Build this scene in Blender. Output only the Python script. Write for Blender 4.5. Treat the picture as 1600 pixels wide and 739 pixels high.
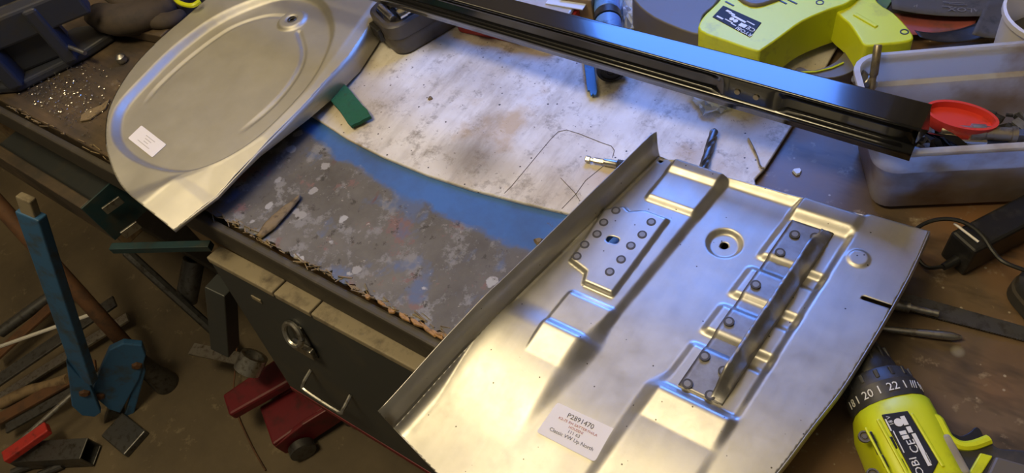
import bpy, math, random
import numpy as np
from mathutils import Matrix, Vector
random.seed(7); rng = np.random.default_rng(7)
scene = bpy.context.scene
C = scene.collection
for o in list(bpy.data.objects): bpy.data.objects.remove(o)

# ------------------------------------------------------------------ camera
# world: x along the bench front edge, y towards the wall, z up, bench top z = 0
FPX, PITCH, ROLL, CAMH = 1120.0, math.radians(52), math.radians(18), 0.67
RM = np.array([[0.82037666, 0.34607102, -0.45521093],
               [0.53924682, -0.73306944, 0.41451424],
               [-0.19024986, -0.58552886, -0.78801075]])
CAM = np.array([0.38703955, -0.19933553, 0.67])
cd = bpy.data.cameras.new('camera'); cam = bpy.data.objects.new('camera', cd); C.objects.link(cam)
cd.sensor_width = 36; cd.lens = 36 * FPX / 1600; cd.clip_start = 0.02
r, u, f = RM[:, 0], -RM[:, 1], RM[:, 2]
cam.matrix_world = Matrix(((r[0], u[0], -f[0], CAM[0]), (r[1], u[1], -f[1], CAM[1]), (r[2], u[2], -f[2], CAM[2]), (0, 0, 0, 1)))
scene.camera = cam

# ------------------------------------------------------------------ world, lamp, exposure
w = bpy.data.worlds.new('world'); scene.world = w; w.use_nodes = True
w.node_tree.nodes['Background'].inputs[0].default_value = (0.75, 0.62, 0.42, 1)
w.node_tree.nodes['Background'].inputs[1].default_value = 0.10
LAMPS = [((-0.36, -0.40, 1.65), (0.80, 0.26), 15), ((-1.30, 0.50, 1.75), (0.40, 0.25), 3.5)]  # second lamp is added to give the arch panel rim a warm highlight
for loc_, size_, watt_ in LAMPS:
    ld = bpy.data.lights.new('workshop_lamp', 'AREA'); lamp = bpy.data.objects.new('workshop_lamp', ld); C.objects.link(lamp)
    ld.shape = 'RECTANGLE'; ld.size, ld.size_y = size_; ld.energy = watt_; ld.color = (1.0, 0.81, 0.47); lamp.location = loc_
    # added uplights above the housings, warming the ceiling that the steel reflects
    ud = bpy.data.lights.new('added_uplight', 'AREA'); up_ = bpy.data.objects.new('added_uplight', ud); C.objects.link(up_)
    ud.shape = 'RECTANGLE'; ud.size, ud.size_y = size_; ud.energy = watt_ * .8; ud.color = ld.color; up_.location = (loc_[0], loc_[1], loc_[2] + .075); up_.rotation_euler = (math.pi, 0, 0)
WINDOW_STRENGTH = 13.0
WINDOW_COLOR = (0.08, 0.26, 1.0, 1)
vs = scene.view_settings
vs.view_transform = 'Standard'; vs.look = 'None'; vs.gamma = 1; vs.use_curve_mapping = False
vs.exposure = 0.38

# ------------------------------------------------------------------ helpers
def P(x, y, z=0.0):
    """ground position at height z seen at photo pixel x, y"""
    d = RM @ np.array([x - 800, y - 369.5, FPX]); q = CAM + d * ((z - CAM[2]) / d[2])
    return Vector(q)
def PY(x, y, Y):
    d = RM @ np.array([x - 800, y - 369.5, FPX]); return Vector(CAM + d * ((Y - CAM[1]) / d[1]))
def PN(x, y, p, n):
    """point on the plane through p with normal n"""
    d = Vector(RM @ np.array([x - 800, y - 369.5, FPX])); n = Vector(n); c_ = Vector(CAM); return c_ + d * ((Vector(p) - c_).dot(n) / d.dot(n))
W = {}
def tag(o, label=None, cat=None, group=None, kind=None):
    if label: o['label'] = label
    if cat: o['category'] = cat
    if group: o['group'] = group
    if kind: o['kind'] = kind
    return o
def thing(name, label, cat, loc, group=None):
    o = bpy.data.objects.new(name, None); C.objects.link(o); o.location = loc; o.empty_display_size = 0.02
    W[o.name] = Vector(loc); return tag(o, label, cat, group)
def frame(o, x, z=(0, 0, 1)):
    """matrix with origin o, local x along x, local z as near z as can be"""
    x = Vector(x).normalized(); z = Vector(z); y = z.cross(x).normalized(); z = x.cross(y)
    return Matrix(((x[0], y[0], z[0], o[0]), (x[1], y[1], z[1], o[1]), (x[2], y[2], z[2], o[2]), (0, 0, 0, 1)))
def rotz(o, a): return Matrix.Translation(Vector(o)) @ Matrix.Rotation(a, 4, 'Z')

class MB:
    def __init__(s, M=None): s.v = []; s.f = []; s.m = []; s.M = M or Matrix(); s.mi = 0
    def add(s, vs, fs, M=None):
        M = s.M @ (M or Matrix()); n = len(s.v)
        s.v += [tuple(M @ Vector(p)) for p in vs]; s.f += [tuple(i + n for i in q) for q in fs]; s.m += [s.mi] * len(fs); return s
    def box(s, c, d, M=None, taper=1.0):
        x, y, z = d[0] / 2, d[1] / 2, d[2] / 2; t = taper
        v = [(c[0] + a * x * (t if k < 0 else 1), c[1] + b * y * (t if k < 0 else 1), c[2] + k * z) for k in (-1, 1) for a, b in ((-1, -1), (1, -1), (1, 1), (-1, 1))]
        return s.add(v, [(3, 2, 1, 0), (4, 5, 6, 7), (0, 1, 5, 4), (1, 2, 6, 5), (2, 3, 7, 6), (3, 0, 4, 7)], M)
    def prism(s, poly, z0, z1, M=None, top=1.0, cc=None):
        n = len(poly); cx = sum(p[0] for p in poly) / n; cy = sum(p[1] for p in poly) / n
        ar = sum(poly[i][0] * poly[(i + 1) % n][1] - poly[(i + 1) % n][0] * poly[i][1] for i in range(n))
        if ar < 0: poly = poly[::-1]
        v = [(p[0], p[1], z0) for p in poly] + [(cx + (p[0] - cx) * top, cy + (p[1] - cy) * top, z1) for p in poly]
        return s.add(v, [tuple(range(n))[::-1], tuple(range(n, 2 * n))] + [(i, (i + 1) % n, n + (i + 1) % n, n + i) for i in range(n)], M)
    def tube(s, pts, r, n=10, cap=True, flat=1.0, M=None):
        pts = [Vector(p) for p in pts]; k = len(pts); rr = r if isinstance(r, (list, tuple)) else [r] * k
        v = []; up = None
        for i, p in enumerate(pts):
            t = (pts[min(i + 1, k - 1)] - pts[max(i - 1, 0)]).normalized()
            if up is None: up = Vector((0, 0, 1)) if abs(t.z) < .9 else Vector((0, 1, 0))
            a = t.cross(up).normalized(); up = a.cross(t).normalized()
            for j in range(n):
                th = 2 * math.pi * (j + .5) / n; v.append(tuple(p + a * (math.cos(th) * rr[i]) + up * (math.sin(th) * rr[i] * flat)))
        fs = [(i * n + j, i * n + (j + 1) % n, (i + 1) * n + (j + 1) % n, (i + 1) * n + j) for i in range(k - 1) for j in range(n)]
        if cap: fs += [tuple(range(n))[::-1], tuple(range((k - 1) * n, k * n))]
        return s.add(v, fs, M)
    def lathe(s, prof, n=24, M=None, cap=True):
        v = []; k = len(prof)
        for rr, z in prof:
            for j in range(n):
                th = 2 * math.pi * j / n; v.append((rr * math.cos(th), rr * math.sin(th), z))
        fs = [(i * n + j, i * n + (j + 1) % n, (i + 1) * n + (j + 1) % n, (i + 1) * n + j) for i in range(k - 1) for j in range(n)]
        if cap: fs += [tuple(range(n))[::-1], tuple(range((k - 1) * n, k * n))]
        return s.add(v, fs, M)
    def strip(s, rows, closed=False, M=None):
        """rows: list of equal-length point lists, skinned one to the next"""
        n = len(rows[0]); v = [tuple(p) for row in rows for p in row]
        fs = [(i * n + j, i * n + j + 1, (i + 1) * n + j + 1, (i + 1) * n + j) for i in range(len(rows) - 1) for j in range(n - 1)]
        if closed: fs += [(i * n + n - 1, i * n, (i + 1) * n, (i + 1) * n + n - 1) for i in range(len(rows) - 1)]
        return s.add(v, fs, M)
    def build(s, name, mat, parent=None, smooth=False, bevel=0, seg=2, solid=0, off=-1, sub=0, origin=None, angle=35):
        if parent is not None: L = W[parent.name]
        elif origin is not None: L = Vector(origin)
        else:
            a = np.array(s.v); L = Vector(((a[:, 0].min() + a[:, 0].max()) / 2, (a[:, 1].min() + a[:, 1].max()) / 2, a[:, 2].min()))
        me = bpy.data.meshes.new(name); me.from_pydata([(p[0] - L[0], p[1] - L[1], p[2] - L[2]) for p in s.v], [], s.f)
        for m in (mat if isinstance(mat, (list, tuple)) else [mat]): me.materials.append(M_[m])
        if max(s.m, default=0) > 0: me.polygons.foreach_set('material_index', s.m)
        if smooth: me.polygons.foreach_set('use_smooth', [True] * len(me.polygons))
        me.update(); o = bpy.data.objects.new(name, me); C.objects.link(o)
        if parent is not None: o.parent = parent; W[o.name] = L
        else: o.location = L; W[o.name] = L
        if solid: q = o.modifiers.new('solid', 'SOLIDIFY'); q.thickness = solid; q.offset = off
        if bevel: q = o.modifiers.new('bevel', 'BEVEL'); q.width = bevel; q.segments = seg; q.limit_method = 'ANGLE'; q.angle_limit = math.radians(30)
        if sub: q = o.modifiers.new('sub', 'SUBSURF'); q.levels = sub; q.render_levels = sub
        if smooth and angle < 180:
            try: me.set_sharp_from_angle(angle=math.radians(angle))
            except Exception: pass
        return o
def text(name, body, M, size, mat, parent, align='CENTER', stretch=1.0, ext=0.00015):
    cu = bpy.data.curves.new('t', 'FONT'); cu.body = body; cu.size = size; cu.align_x = align; cu.align_y = 'CENTER'; cu.extrude = ext; cu.resolution_u = 2
    t = bpy.data.objects.new('t', cu); C.objects.link(t); bpy.context.view_layer.update()
    me = bpy.data.meshes.new_from_object(t.evaluated_get(bpy.context.evaluated_depsgraph_get()))
    bpy.data.objects.remove(t)
    L = W[parent.name]; S = Matrix.Diagonal((stretch, 1, 1, 1))
    me.transform(Matrix.Translation(-L) @ M @ S); me.materials.clear(); me.materials.append(M_[mat]); me.name = name
    o = bpy.data.objects.new(name, me); C.objects.link(o); o.parent = parent; W[o.name] = L
    return o

# ------------------------------------------------------------------ materials
M_ = {}
class Mat:
    def __init__(s, name, col=(.5, .5, .5), rough=.5, metal=0.0, **kw):
        m = bpy.data.materials.new(name); m.use_nodes = True; M_[name] = m; s.t = m.node_tree; s.n = s.t.nodes
        s.b = s.n['Principled BSDF']; s.set('Base Color', (*col, 1)); s.set('Roughness', rough); s.set('Metallic', metal)
        for k, v in kw.items(): s.set(k, v)
        s.tc = s.n.new('ShaderNodeTexCoord'); s.name = name
        s.geo = s.n.new('ShaderNodeNewGeometry')
    def set(s, k, v): s.b.inputs[k].default_value = v
    def link(s, a, b): s.t.links.new(a, b)
    def co(s, scale=(1, 1, 1), world=True):
        mp = s.n.new('ShaderNodeMapping'); mp.inputs['Scale'].default_value = scale
        s.link(s.geo.outputs['Position'] if world else s.tc.outputs['Object'], mp.inputs[0]); return mp.outputs[0]
    def noise(s, scale, detail=4, rough=.6, stretch=(1, 1, 1), dist=0.0):
        n = s.n.new('ShaderNodeTexNoise'); n.inputs['Scale'].default_value = scale; n.inputs['Detail'].default_value = detail
        n.inputs['Roughness'].default_value = rough; n.inputs['Distortion'].default_value = dist
        s.link(s.co(stretch), n.inputs['Vector']); return n.outputs['Fac']
    def vor(s, scale, stretch=(1, 1, 1), feat='F1'):
        n = s.n.new('ShaderNodeTexVoronoi'); n.inputs['Scale'].default_value = scale; n.feature = feat
        s.link(s.co(stretch), n.inputs['Vector']); return n
    def ramp(s, fac, a, b, ca=(0, 0, 0), cb=(1, 1, 1)):
        r = s.n.new('ShaderNodeValToRGB'); r.color_ramp.elements[0].position = a; r.color_ramp.elements[1].position = b
        r.color_ramp.elements[0].color = (*ca, 1); r.color_ramp.elements[1].color = (*cb, 1); s.link(fac, r.inputs[0]); return r.outputs[0]
    def mix(s, fac, a, b, mode='MIX'):
        m = s.n.new('ShaderNodeMix'); m.data_type = 'RGBA'; m.blend_type = mode
        for sock, val in ((m.inputs[0], fac), (m.inputs[6], a), (m.inputs[7], b)):
            if hasattr(val, 'is_output'): s.link(val, sock)
            elif isinstance(val, (int, float)): sock.default_value = val
            else: sock.default_value = (*val, 1)
        return m.outputs[2]
    def math(s, op, a, b=0.0):
        m = s.n.new('ShaderNodeMath'); m.operation = op; m.use_clamp = False
        for sock, val in ((m.inputs[0], a), (m.inputs[1], b)):
            if hasattr(val, 'is_output'): s.link(val, sock)
            else: sock.default_value = val
        return m.outputs[0]
    def sep(s):
        n = s.n.new('ShaderNodeSeparateXYZ'); s.link(s.geo.outputs['Position'], n.inputs[0]); return n.outputs
    def color(s, c): s.link(c, s.b.inputs['Base Color']); return s
    def roughness(s, c): s.link(c, s.b.inputs['Roughness']); return s
    def bump(s, h, strength=.3, dist=.002):
        n = s.n.new('ShaderNodeBump'); n.inputs['Strength'].default_value = strength; n.inputs['Distance'].default_value = dist
        s.link(h, n.inputs['Height']); s.link(n.outputs[0], s.b.inputs['Normal']); return s
def grimy(name, col, rough=.5, metal=0., dirt=(.05, .04, .03), amount=.5, scale=30, **kw):
    m = Mat(name, col, rough, metal, **kw)
    d = m.ramp(m.noise(scale, 5, .65), .62 - amount * .25, .80 - amount * .15)
    m.color(m.mix(d, col, dirt)); return m

# pressed bare steel
m = Mat('steel', (.60, .58, .54), .3, 1.0)
g = m.noise(18, 5, .6); br = m.noise(90, 3, .6, (1, .06, 1))
c = m.mix(m.ramp(g, .35, .7), (.58, .565, .525), (.47, .455, .42)); c = m.mix(m.math('MULTIPLY', m.ramp(br, .45, .75), .25), c, (.66, .645, .60))
spots = m.vor(75); c = m.mix(m.ramp(spots.outputs['Distance'], .045, .07, (1, 1, 1), (0, 0, 0)), c, (.10, .09, .08)); m.color(c)
m.roughness(m.ramp(m.noise(45, 4, .7), .3, .75, (.40,) * 3, (.53,) * 3)); m.bump(m.noise(500, 2, .5), .04, .0006)
m = Mat('steel_satin', (.55, .53, .48), .42, 1.0)
g = m.noise(10, 5, .6); m.color(m.mix(m.ramp(g, .3, .7), (.56, .54, .48), (.47, .45, .40)))
m.roughness(m.ramp(m.noise(25, 4, .7), .3, .75, (.54,) * 3, (.62,) * 3))
m = Mat('bracket_steel', (.36, .355, .35), .46, 1.0)
m.color(m.mix(m.ramp(m.noise(40, 4), .4, .65), (.38, .375, .37), (.27, .255, .235)))
Mat('weld_ring', (.07, .065, .06), .6, .3); Mat('weld_core', (.26, .25, .23), .5, .7)
Mat('chrome', (.75, .75, .74), .13, 1.0); grimy('tool_steel', (.42, .41, .38), .36, .95, (.14, .11, .08), .5, 90)
grimy('dark_steel', (.13, .13, .13), .42, .8, (.05, .04, .03), .5, 60)
grimy('brass_steel', (.36, .31, .22), .42, .9, (.12, .09, .05), .6, 80)
Mat('black_paint', (.006, .006, .007), .16, 0.0, **{'Coat Weight': .25, 'Coat Roughness': .06})
M_['black_paint'].node_tree.nodes['Principled BSDF'].inputs['Specular IOR Level'].default_value = .6
m = Mat('lime_plastic', (.60, .66, .012), .42); d = m.ramp(m.noise(26, 5, .7), .56, .78)
m.color(m.mix(m.math('MULTIPLY', d, .55), (.60, .66, .012), (.20, .19, .03)))
grimy('grey_plastic', (.115, .102, .085), .5, 0, (.12, .10, .07), .4, 40)
grimy('charcoal_plastic', (.030, .030, .032), .48, 0, (.07, .06, .05), .4, 40)
grimy('black_plastic', (.012, .012, .013), .42, 0, (.05, .045, .04), .4, 50)
grimy('case_plastic', (.075, .065, .055), .45, 0, (.05, .04, .03), .3, 40)
grimy('red_plastic', (.42, .03, .025), .4, 0, (.12, .02, .02), .4, 60)
grimy('bright_red_plastic', (.62, .045, .025), .38, 0, (.25, .03, .02), .2, 60)
Mat('clear_plastic', (.85, .9, .95), .15, 0, **{'Transmission Weight': .65, 'IOR': 1.45})
m = grimy('tub_plastic', (.80, .79, .76), .38, 0, (.46, .33, .20), .40, 9); X_, Y_, Z_ = m.sep(); low_ = m.ramp(m.math('ADD', Z_, m.math('MULTIPLY', m.noise(20, 5, .6), .05)), .075, .105, (1, 1, 1), (0, 0, 0)); stain = m.math('MULTIPLY', low_, m.ramp(m.noise(7, 4, .6), .25, .52))
m.color(m.mix(m.math('MULTIPLY', stain, .75), m.b.inputs['Base Color'].links[0].from_socket, (.36, .22, .10)))
m.set('Transmission Weight', .0)
tr = m.n.new('ShaderNodeBsdfTranslucent'); tr.inputs[0].default_value = (.88, .87, .84, 1); mx = m.n.new('ShaderNodeMixShader'); mx.inputs[0].default_value = .62
m.link(m.b.inputs['Base Color'].links[0].from_socket, tr.inputs[0])
out = m.n['Material Output']; m.link(m.b.outputs[0], mx.inputs[1]); m.link(tr.outputs[0], mx.inputs[2]); m.link(mx.outputs[0], out.inputs[0])
Mat('label_paper', (.80, .76, .72), .55); Mat('ink', (.10, .09, .09), .6); Mat('faint_ink', (.52, .48, .44), .6); Mat('red_ink', (.45, .16, .14), .6); Mat('white_print', (.72, .72, .70), .5)
Mat('data_plate', (.020, .021, .026), .6, 0, **{'Specular IOR Level': .25}); Mat('grey_print', (.16, .15, .14), .7); Mat('orange_tag', (.6, .35, .05), .5)
grimy('blue_steel', (.05, .16, .30), .4, .3, (.03, .05, .07), .5, 50)
grimy('blue_tool', (.10, .24, .52), .35, 0, (.03, .05, .09), .4, 40)
grimy('blue_machine', (.035, .12, .27), .5, 0, (.05, .06, .06), .5, 25)
grimy('teal_paint', (.014, .042, .052), .5, 0, (.05, .05, .04), .6, 22)
grimy('vise_paint', (.035, .040, .060), .45, .2, (.05, .045, .04), .5, 22)
grimy('cabinet_paint', (.042, .046, .048), .50, .1, (.07, .062, .05), .35, 12)
grimy('rust', (.12, .055, .025), .75, .1, (.05, .03, .02), .6, 30)
grimy('glove_leather', (.050, .036, .026), .8, 0, (.02, .017, .015), .6, 30)
grimy('green_pad', (.012, .10, .055), .9, 0, (.02, .05, .03), .3, 120).bump(M_['green_pad'].node_tree.nodes['Noise Texture'].outputs['Fac'], .6, .003)
grimy('strip_wood', (.24, .20, .135), .7, 0, (.09, .07, .05), .5, 30); grimy('edge_wood', (.045, .038, .030), .6, 0, (.10, .085, .06), .35, 20); grimy('wood_rod', (.22, .15, .08), .7, 0, (.08, .05, .03), .5, 30)
grimy('sandpaper', (.075, .070, .066), .85, 0, (.03, .03, .03), .4, 60); grimy('red_paper', (.30, .07, .06), .8, 0, (.12, .06, .05), .6, 30)
grimy('green_paper', (.09, .16, .05), .7, 0, (.05, .07, .04), .4, 30); Mat('white_tub', (.62, .60, .57), .4)
grimy('red_jack', (.13, .008, .014), .45, 0, (.05, .01, .01), .5, 30)
Mat('card', (.55, .60, .70), .4); Mat('swarf', (.80, .78, .72), .25, 1.0)
grimy('splinter_wood', (.20, .145, .075), .85, 0, (.07, .05, .03), .5, 90); grimy('raw_wood', (.36, .20, .075), .85, 0, (.14, .08, .035), .6, 150)
Mat('wire_rubber', (.012, .012, .012), .35); Mat('rubber', (.014, .014, .014), .6)
Mat('pencil', (.12, .10, .08), .9); Mat('lamp_housing', (.6, .6, .58), .5)

# bench planks: dark oily timber
m = Mat('bench_wood', (.1, .07, .04), .55)
g1 = m.noise(5, 6, .65); gr = m.noise(22, 4, .7, (.25, 3, 1)); st = m.noise(13, 5, .7)
c = m.mix(m.ramp(gr, .35, .7), (.075, .052, .032), (.14, .095, .055)); c = m.mix(m.ramp(g1, .42, .66), c, (.035, .028, .022))
c = m.mix(m.ramp(st, .64, .72), c, (.20, .17, .12)); m.color(c)
m.roughness(m.ramp(g1, .3, .7, (.38,) * 3, (.65,) * 3)); m.bump(gr, .3, .002)
m = Mat('bench_brown', (.13, .07, .035), .45)
g1 = m.noise(7, 6, .65); gr = m.noise(14, 4, .7, (.5, 1.5, 1)); sp = m.vor(13); big = m.noise(4.2, 3, .5)
c = m.mix(m.ramp(g1, .32, .72), (.088, .064, .040), (.18, .118, .068)); c = m.mix(m.ramp(big, .50, .66), c, (.23, .115, .048)); c = m.mix(m.ramp(gr, .54, .70), c, (.055, .04, .027)); c = m.mix(m.ramp(m.noise(48, 4, .7), .6, .7), c, (.26, .20, .13))
c = m.mix(m.ramp(sp.outputs['Distance'], .10, .13, (1, 1, 1), (0, 0, 0)), c, m.mix(m.ramp(sp.outputs['Color'], .45, .55), (.02, .017, .015), (.22, .20, .17)))
fl = m.vor(60); c = m.mix(m.ramp(fl.outputs['Distance'], .06, .09, (1, 1, 1), (0, 0, 0)), c, (.35, .30, .22)); m.color(c)
m.roughness(m.ramp(g1, .3, .7, (.32,) * 3, (.55,) * 3)); m.bump(gr, .2, .001)
# the painted sheet: grey with blotches of old paint, a blue band along the back
m = Mat('painted_sheet', (.2, .2, .2), .5)
X_, Y_, Z_ = m.sep(); g1 = m.noise(9, 6, .65); g2 = m.noise(26, 5, .7); g3 = m.noise(60, 4, .7)
c = m.mix(m.ramp(g1, .35, .68), (.075, .068, .062), (.145, .135, .125)); c = m.mix(m.ramp(g2, .53, .60), c, (.20, .195, .19)); c = m.mix(m.ramp(m.noise(17, 5, .7, (1, 1, 3)), .57, .63), c, (.17, .10, .095))
c = m.mix(m.ramp(m.noise(12, 4, .6, (1.3, 1, 5)), .56, .64), c, (.085, .115, .20))
vo = m.vor(26); n = m.noise(40, 4, .6); dd = m.math('ADD', vo.outputs['Distance'], m.math('MULTIPLY', n, .5))
c = m.mix(m.ramp(dd, .40, .43, (1, 1, 1), (0, 0, 0)), c, m.mix(m.ramp(vo.outputs['Color'], .3, .7), (.36, .36, .36), (.24, .23, .22)))
c = m.mix(m.ramp(g3, .60, .68), c, (.045, .04, .035)); c = m.mix(m.ramp(m.noise(110, 4, .7), .66, .72), c, (.33, .31, .28)); c = m.mix(m.ramp(m.noise(35, 3, .6, (1, .3, 1)), .66, .72), c, (.12, .06, .055))
edge = m.math('ADD', Y_, m.math('MULTIPLY', m.math('SUBTRACT', m.noise(14, 5, .65), .5), .045)); edge = m.math('SUBTRACT', edge, m.math('MULTIPLY', m.math('MULTIPLY', X_, X_), .25))
blue = m.ramp(edge, .136, .144); patch = m.ramp(m.noise(30, 5, .7), .62, .68, (1, 1, 1), (0, 0, 0))
c = m.mix(m.math('MULTIPLY', blue, patch), c, m.mix(m.ramp(g1, .4, .7), (.045, .145, .42), (.04, .09, .22))); m.color(c)
m.roughness(m.ramp(g2, .3, .7, (.36,) * 3, (.6,) * 3)); m.bump(g2, .35, .0015)
# worn white-painted board
m = Mat('white_board', (.6, .6, .58), .55)
g1 = m.noise(6, 6, .65); g2 = m.noise(30, 6, .75); gr = m.noise(60, 3, .6, (1, .1, 1)); X_, Y_, Z_ = m.sep()
c = m.mix(m.ramp(g1, .40, .72), (.76, .74, .70), (.46, .39, .29)); c = m.mix(m.ramp(g2, .54, .74), c, (.17, .14, .10)); c = m.mix(m.ramp(m.noise(140, 4, .75), .63, .72), c, (.10, .085, .065)); c = m.mix(m.math('MULTIPLY', m.ramp(gr, .5, .75), .30), c, (.30, .27, .22))
c = m.mix(m.math('MULTIPLY', m.ramp(m.noise(9, 5, .6, (1, 1, 7)), .58, .72), .7), c, (.45, .30, .12))
c = m.mix(m.math('MULTIPLY', m.ramp(m.noise(18, 6, .7, (1, .35, 1)), .50, .70), .55), c, (.26, .20, .13))
fl = m.vor(58); c = m.mix(m.ramp(m.math('ADD', fl.outputs['Distance'], m.math('MULTIPLY', g2, .2)), .15, .18, (1, 1, 1), (0, 0, 0)), c, (.05, .045, .04))
def blot(m, c, x, y, rx, ry, col, k=1.0):
    dx = m.math('DIVIDE', m.math('SUBTRACT', X_, x), rx); dy = m.math('DIVIDE', m.math('SUBTRACT', Y_, y), ry)
    d = m.math('SQRT', m.math('ADD', m.math('MULTIPLY', dx, dx), m.math('MULTIPLY', dy, dy))); d = m.math('ADD', d, m.math('MULTIPLY', m.math('SUBTRACT', g1, .5), 1.2))
    return m.mix(m.math('MULTIPLY', m.ramp(d, .25, 1.0, (1, 1, 1), (0, 0, 0)), k), c, col)
q = P(745, 255); c = blot(m, c, q.x, q.y, .060, .045, (.14, .12, .105), .6)
q = P(960, 290); c = blot(m, c, q.x, q.y, .06, .03, (.45, .30, .13), .6)
q = P(690, 75); c = blot(m, c, q.x, q.y, .05, .03, (.22, .17, .08), .8)
q = P(1190, 170); c = blot(m, c, q.x, q.y, .06, .05, (.14, .11, .09), .75)
q = P(560, 170); c = blot(m, c, q.x, q.y, .08, .07, (.40, .32, .20), .6)
m.color(c); m.bump(g2, .25, .0012)
# concrete floor
m = Mat('floor_concrete', (.2, .16, .1), .8)
g1 = m.noise(3, 6, .65); g2 = m.noise(22, 5, .7)
c = m.mix(m.ramp(g1, .35, .7), (.13, .098, .058), (.065, .050, .032)); c = m.mix(m.ramp(g2, .6, .72), c, (.20, .155, .095)); m.color(c).bump(g2, .4, .004)
m = Mat('plaster', (.42, .37, .28), .9); m.color(m.mix(m.ramp(m.noise(3, 5), .4, .7), (.44, .39, .30), (.30, .25, .18)))
Mat('ceiling_paint', (.78, .75, .68), .9)
grimy('frame_paint', (.5, .48, .44), .5)
m = Mat('daylight_pane', (.5, .6, .8), .3); m.set('Emission Color', WINDOW_COLOR); m.set('Emission Strength', WINDOW_STRENGTH)

# ------------------------------------------------------------------ room shell
FLOOR = -0.85
def structure(o): o['kind'] = 'structure'; return o
structure(MB().box((-.6, -.4, FLOOR - .05), (5.0, 2.8, .1)).build('floor', 'floor_concrete'))
WY = 0.93; wx0, wx1, wz0, wz1 = -.38, .21, .36, .90
m = MB()
m.box((( -3.1 + wx0) / 2, WY + .05, .7), (wx0 + 3.1, .1, 3.1)).box(((wx1 + 1.9) / 2, WY + .05, .7), (1.9 - wx1, .1, 3.1))
m.box(((wx0 + wx1) / 2, WY + .05, (wz0 + FLOOR) / 2), (wx1 - wx0, .1, wz0 - FLOOR)).box(((wx0 + wx1) / 2, WY + .05, (wz1 + 2.25) / 2), (wx1 - wx0, .1, 2.25 - wz1))
structure(m.build('wall_back', 'plaster'))
structure(MB().box((-3.05, -.4, .7), (.1, 2.8, 3.1)).build('wall_left', 'plaster'))
structure(MB().box((-.6, -.4, 2.3), (5.0, 2.8, .1)).build('ceiling', 'ceiling_paint'))
win = bpy.data.objects.new('window_1', None); C.objects.link(win); W['window_1'] = Vector((-.18, WY, wz0)); win.location = W['window_1']; structure(win)
cx, cz = (wx0 + wx1) / 2, (wz0 + wz1) / 2
MB().box((cx, WY + .06, cz), (wx1 - wx0, .006, wz1 - wz0)).build('pane', 'daylight_pane', win)
m = MB()
for x in (wx0 + .012, wx1 - .012): m.box((x, WY + .03, cz), (.024, .05, wz1 - wz0))
for z in (wz0 + .012, wz1 - .012): m.box((cx, WY + .03, z), (wx1 - wx0, .05, .024))
m.build('window_frame', 'frame_paint', win, bevel=.003)
for (loc_, size_, watt_), lab_ in zip(LAMPS, ('warm strip lamp hanging in front of the bench', 'added warm strip lamp above the vise end, lighting the arch panel rim')):
    t = thing('ceiling_lamp', lab_, 'lamp', (loc_[0], loc_[1], loc_[2] + .015))
    MB().box((loc_[0], loc_[1], loc_[2] + .035), (size_[0] + .04, size_[1] + .04, .04)).build('housing', 'lamp_housing', t, bevel=.004)
    for dx in (-.2, .2): MB().tube([(loc_[0] + dx, loc_[1], loc_[2] + .05), (loc_[0] + dx, loc_[1], 2.25)], .003, 6).build('hanger', 'dark_steel', t)

# ------------------------------------------------------------------ workbench
t = thing('workbench', 'long timber workbench with paint-splattered grey top and splintered front edge', 'workbench', (-.3, .45, FLOOR))
bench = t
MB().box((-1.125, .445, -.024), (1.28, .87, .044)).build('timber_top', 'bench_wood', t, bevel=.003)
MB().box((.20, .445, -.024), (1.366, .87, .044)).build('timber_top', 'bench_brown', t, bevel=.003)
# painted sheet with ragged front edge
poly = []
N = 120
for i in range(N + 1):
    x = -.50 + (.30 + .50) * i / N
    poly.append((x, .004 + .010 * abs(math.sin(i * 1.7) * math.sin(i * .61)) * random.random() + .003 * random.random()))
poly += [(.30, .235), (-.50, .235)]
MB().prism(poly, -.0018, .0022).build('painted_sheet', 'painted_sheet', t)
MB().box((-.30, -.004, -.030), (2.93, .012, .058)).build('front_edge', 'edge_wood', t, bevel=.003)
MB().box((-.30, .03, -.075), (2.86, .03, .09)).build('apron', 'cabinet_paint', t, bevel=.002)
# splinters along the broken front edge
m = MB()
for i in range(190):
    x = random.uniform(-.45, .06) if i % 4 else random.uniform(-1.0, -.45); a = random.gauss(0, .35); L = random.uniform(.004, .022); wd = random.uniform(.0006, .0018)
    y = .004 + abs(random.gauss(0, .005)); z = random.uniform(.0, .0035)
    m.box((0, 0, 0), (L, wd, random.uniform(.0006, .002)), Matrix.Translation((x, y, z)) @ Matrix.Rotation(a, 4, 'Z') @ Matrix.Rotation(random.gauss(0, .12), 4, 'Y'))
tag(m.build('splinters', 'splinter_wood', t), kind='stuff')
for px, L in ((700, .026), (684, .018), (668, .020), (650, .015), (632, .017), (612, .010), (596, .012), (574, .008)):
    q = P(px, 512 + (px - 660) * .53, 0); pl4 = [(L * random.uniform(.5, 1.0) * math.cos(k * .9 + .2), .0036 * random.uniform(.4, 1.2) * math.sin(k * .9 + .2)) for k in range(7)]
    m = MB(); m.prism(pl4, 0, random.uniform(.002, .0035), rotz((q.x, random.uniform(.003, .008), .0005), random.uniform(-.25, .2)), top=.8); m.build('wood_chip', 'raw_wood', t, bevel=.0005)
for x in (-1.6, -.75, .75):
    for y in (.09, .80): MB().box((x, y, (FLOOR - .046) / 2), (.07, .07, -FLOOR - .046)).build('leg', 'wood_rod', t, bevel=.003)
MB().box((-1.02, .42, -.56), (1.18, .72, .03)).build('shade_board', 'edge_wood', t, bevel=.002)  # added dark board standing in for the deep shade under the bench
MB().box((-.3, .80, -.72), (2.8, .03, .12)).build('rail', 'wood_rod', t, bevel=.003)

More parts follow.
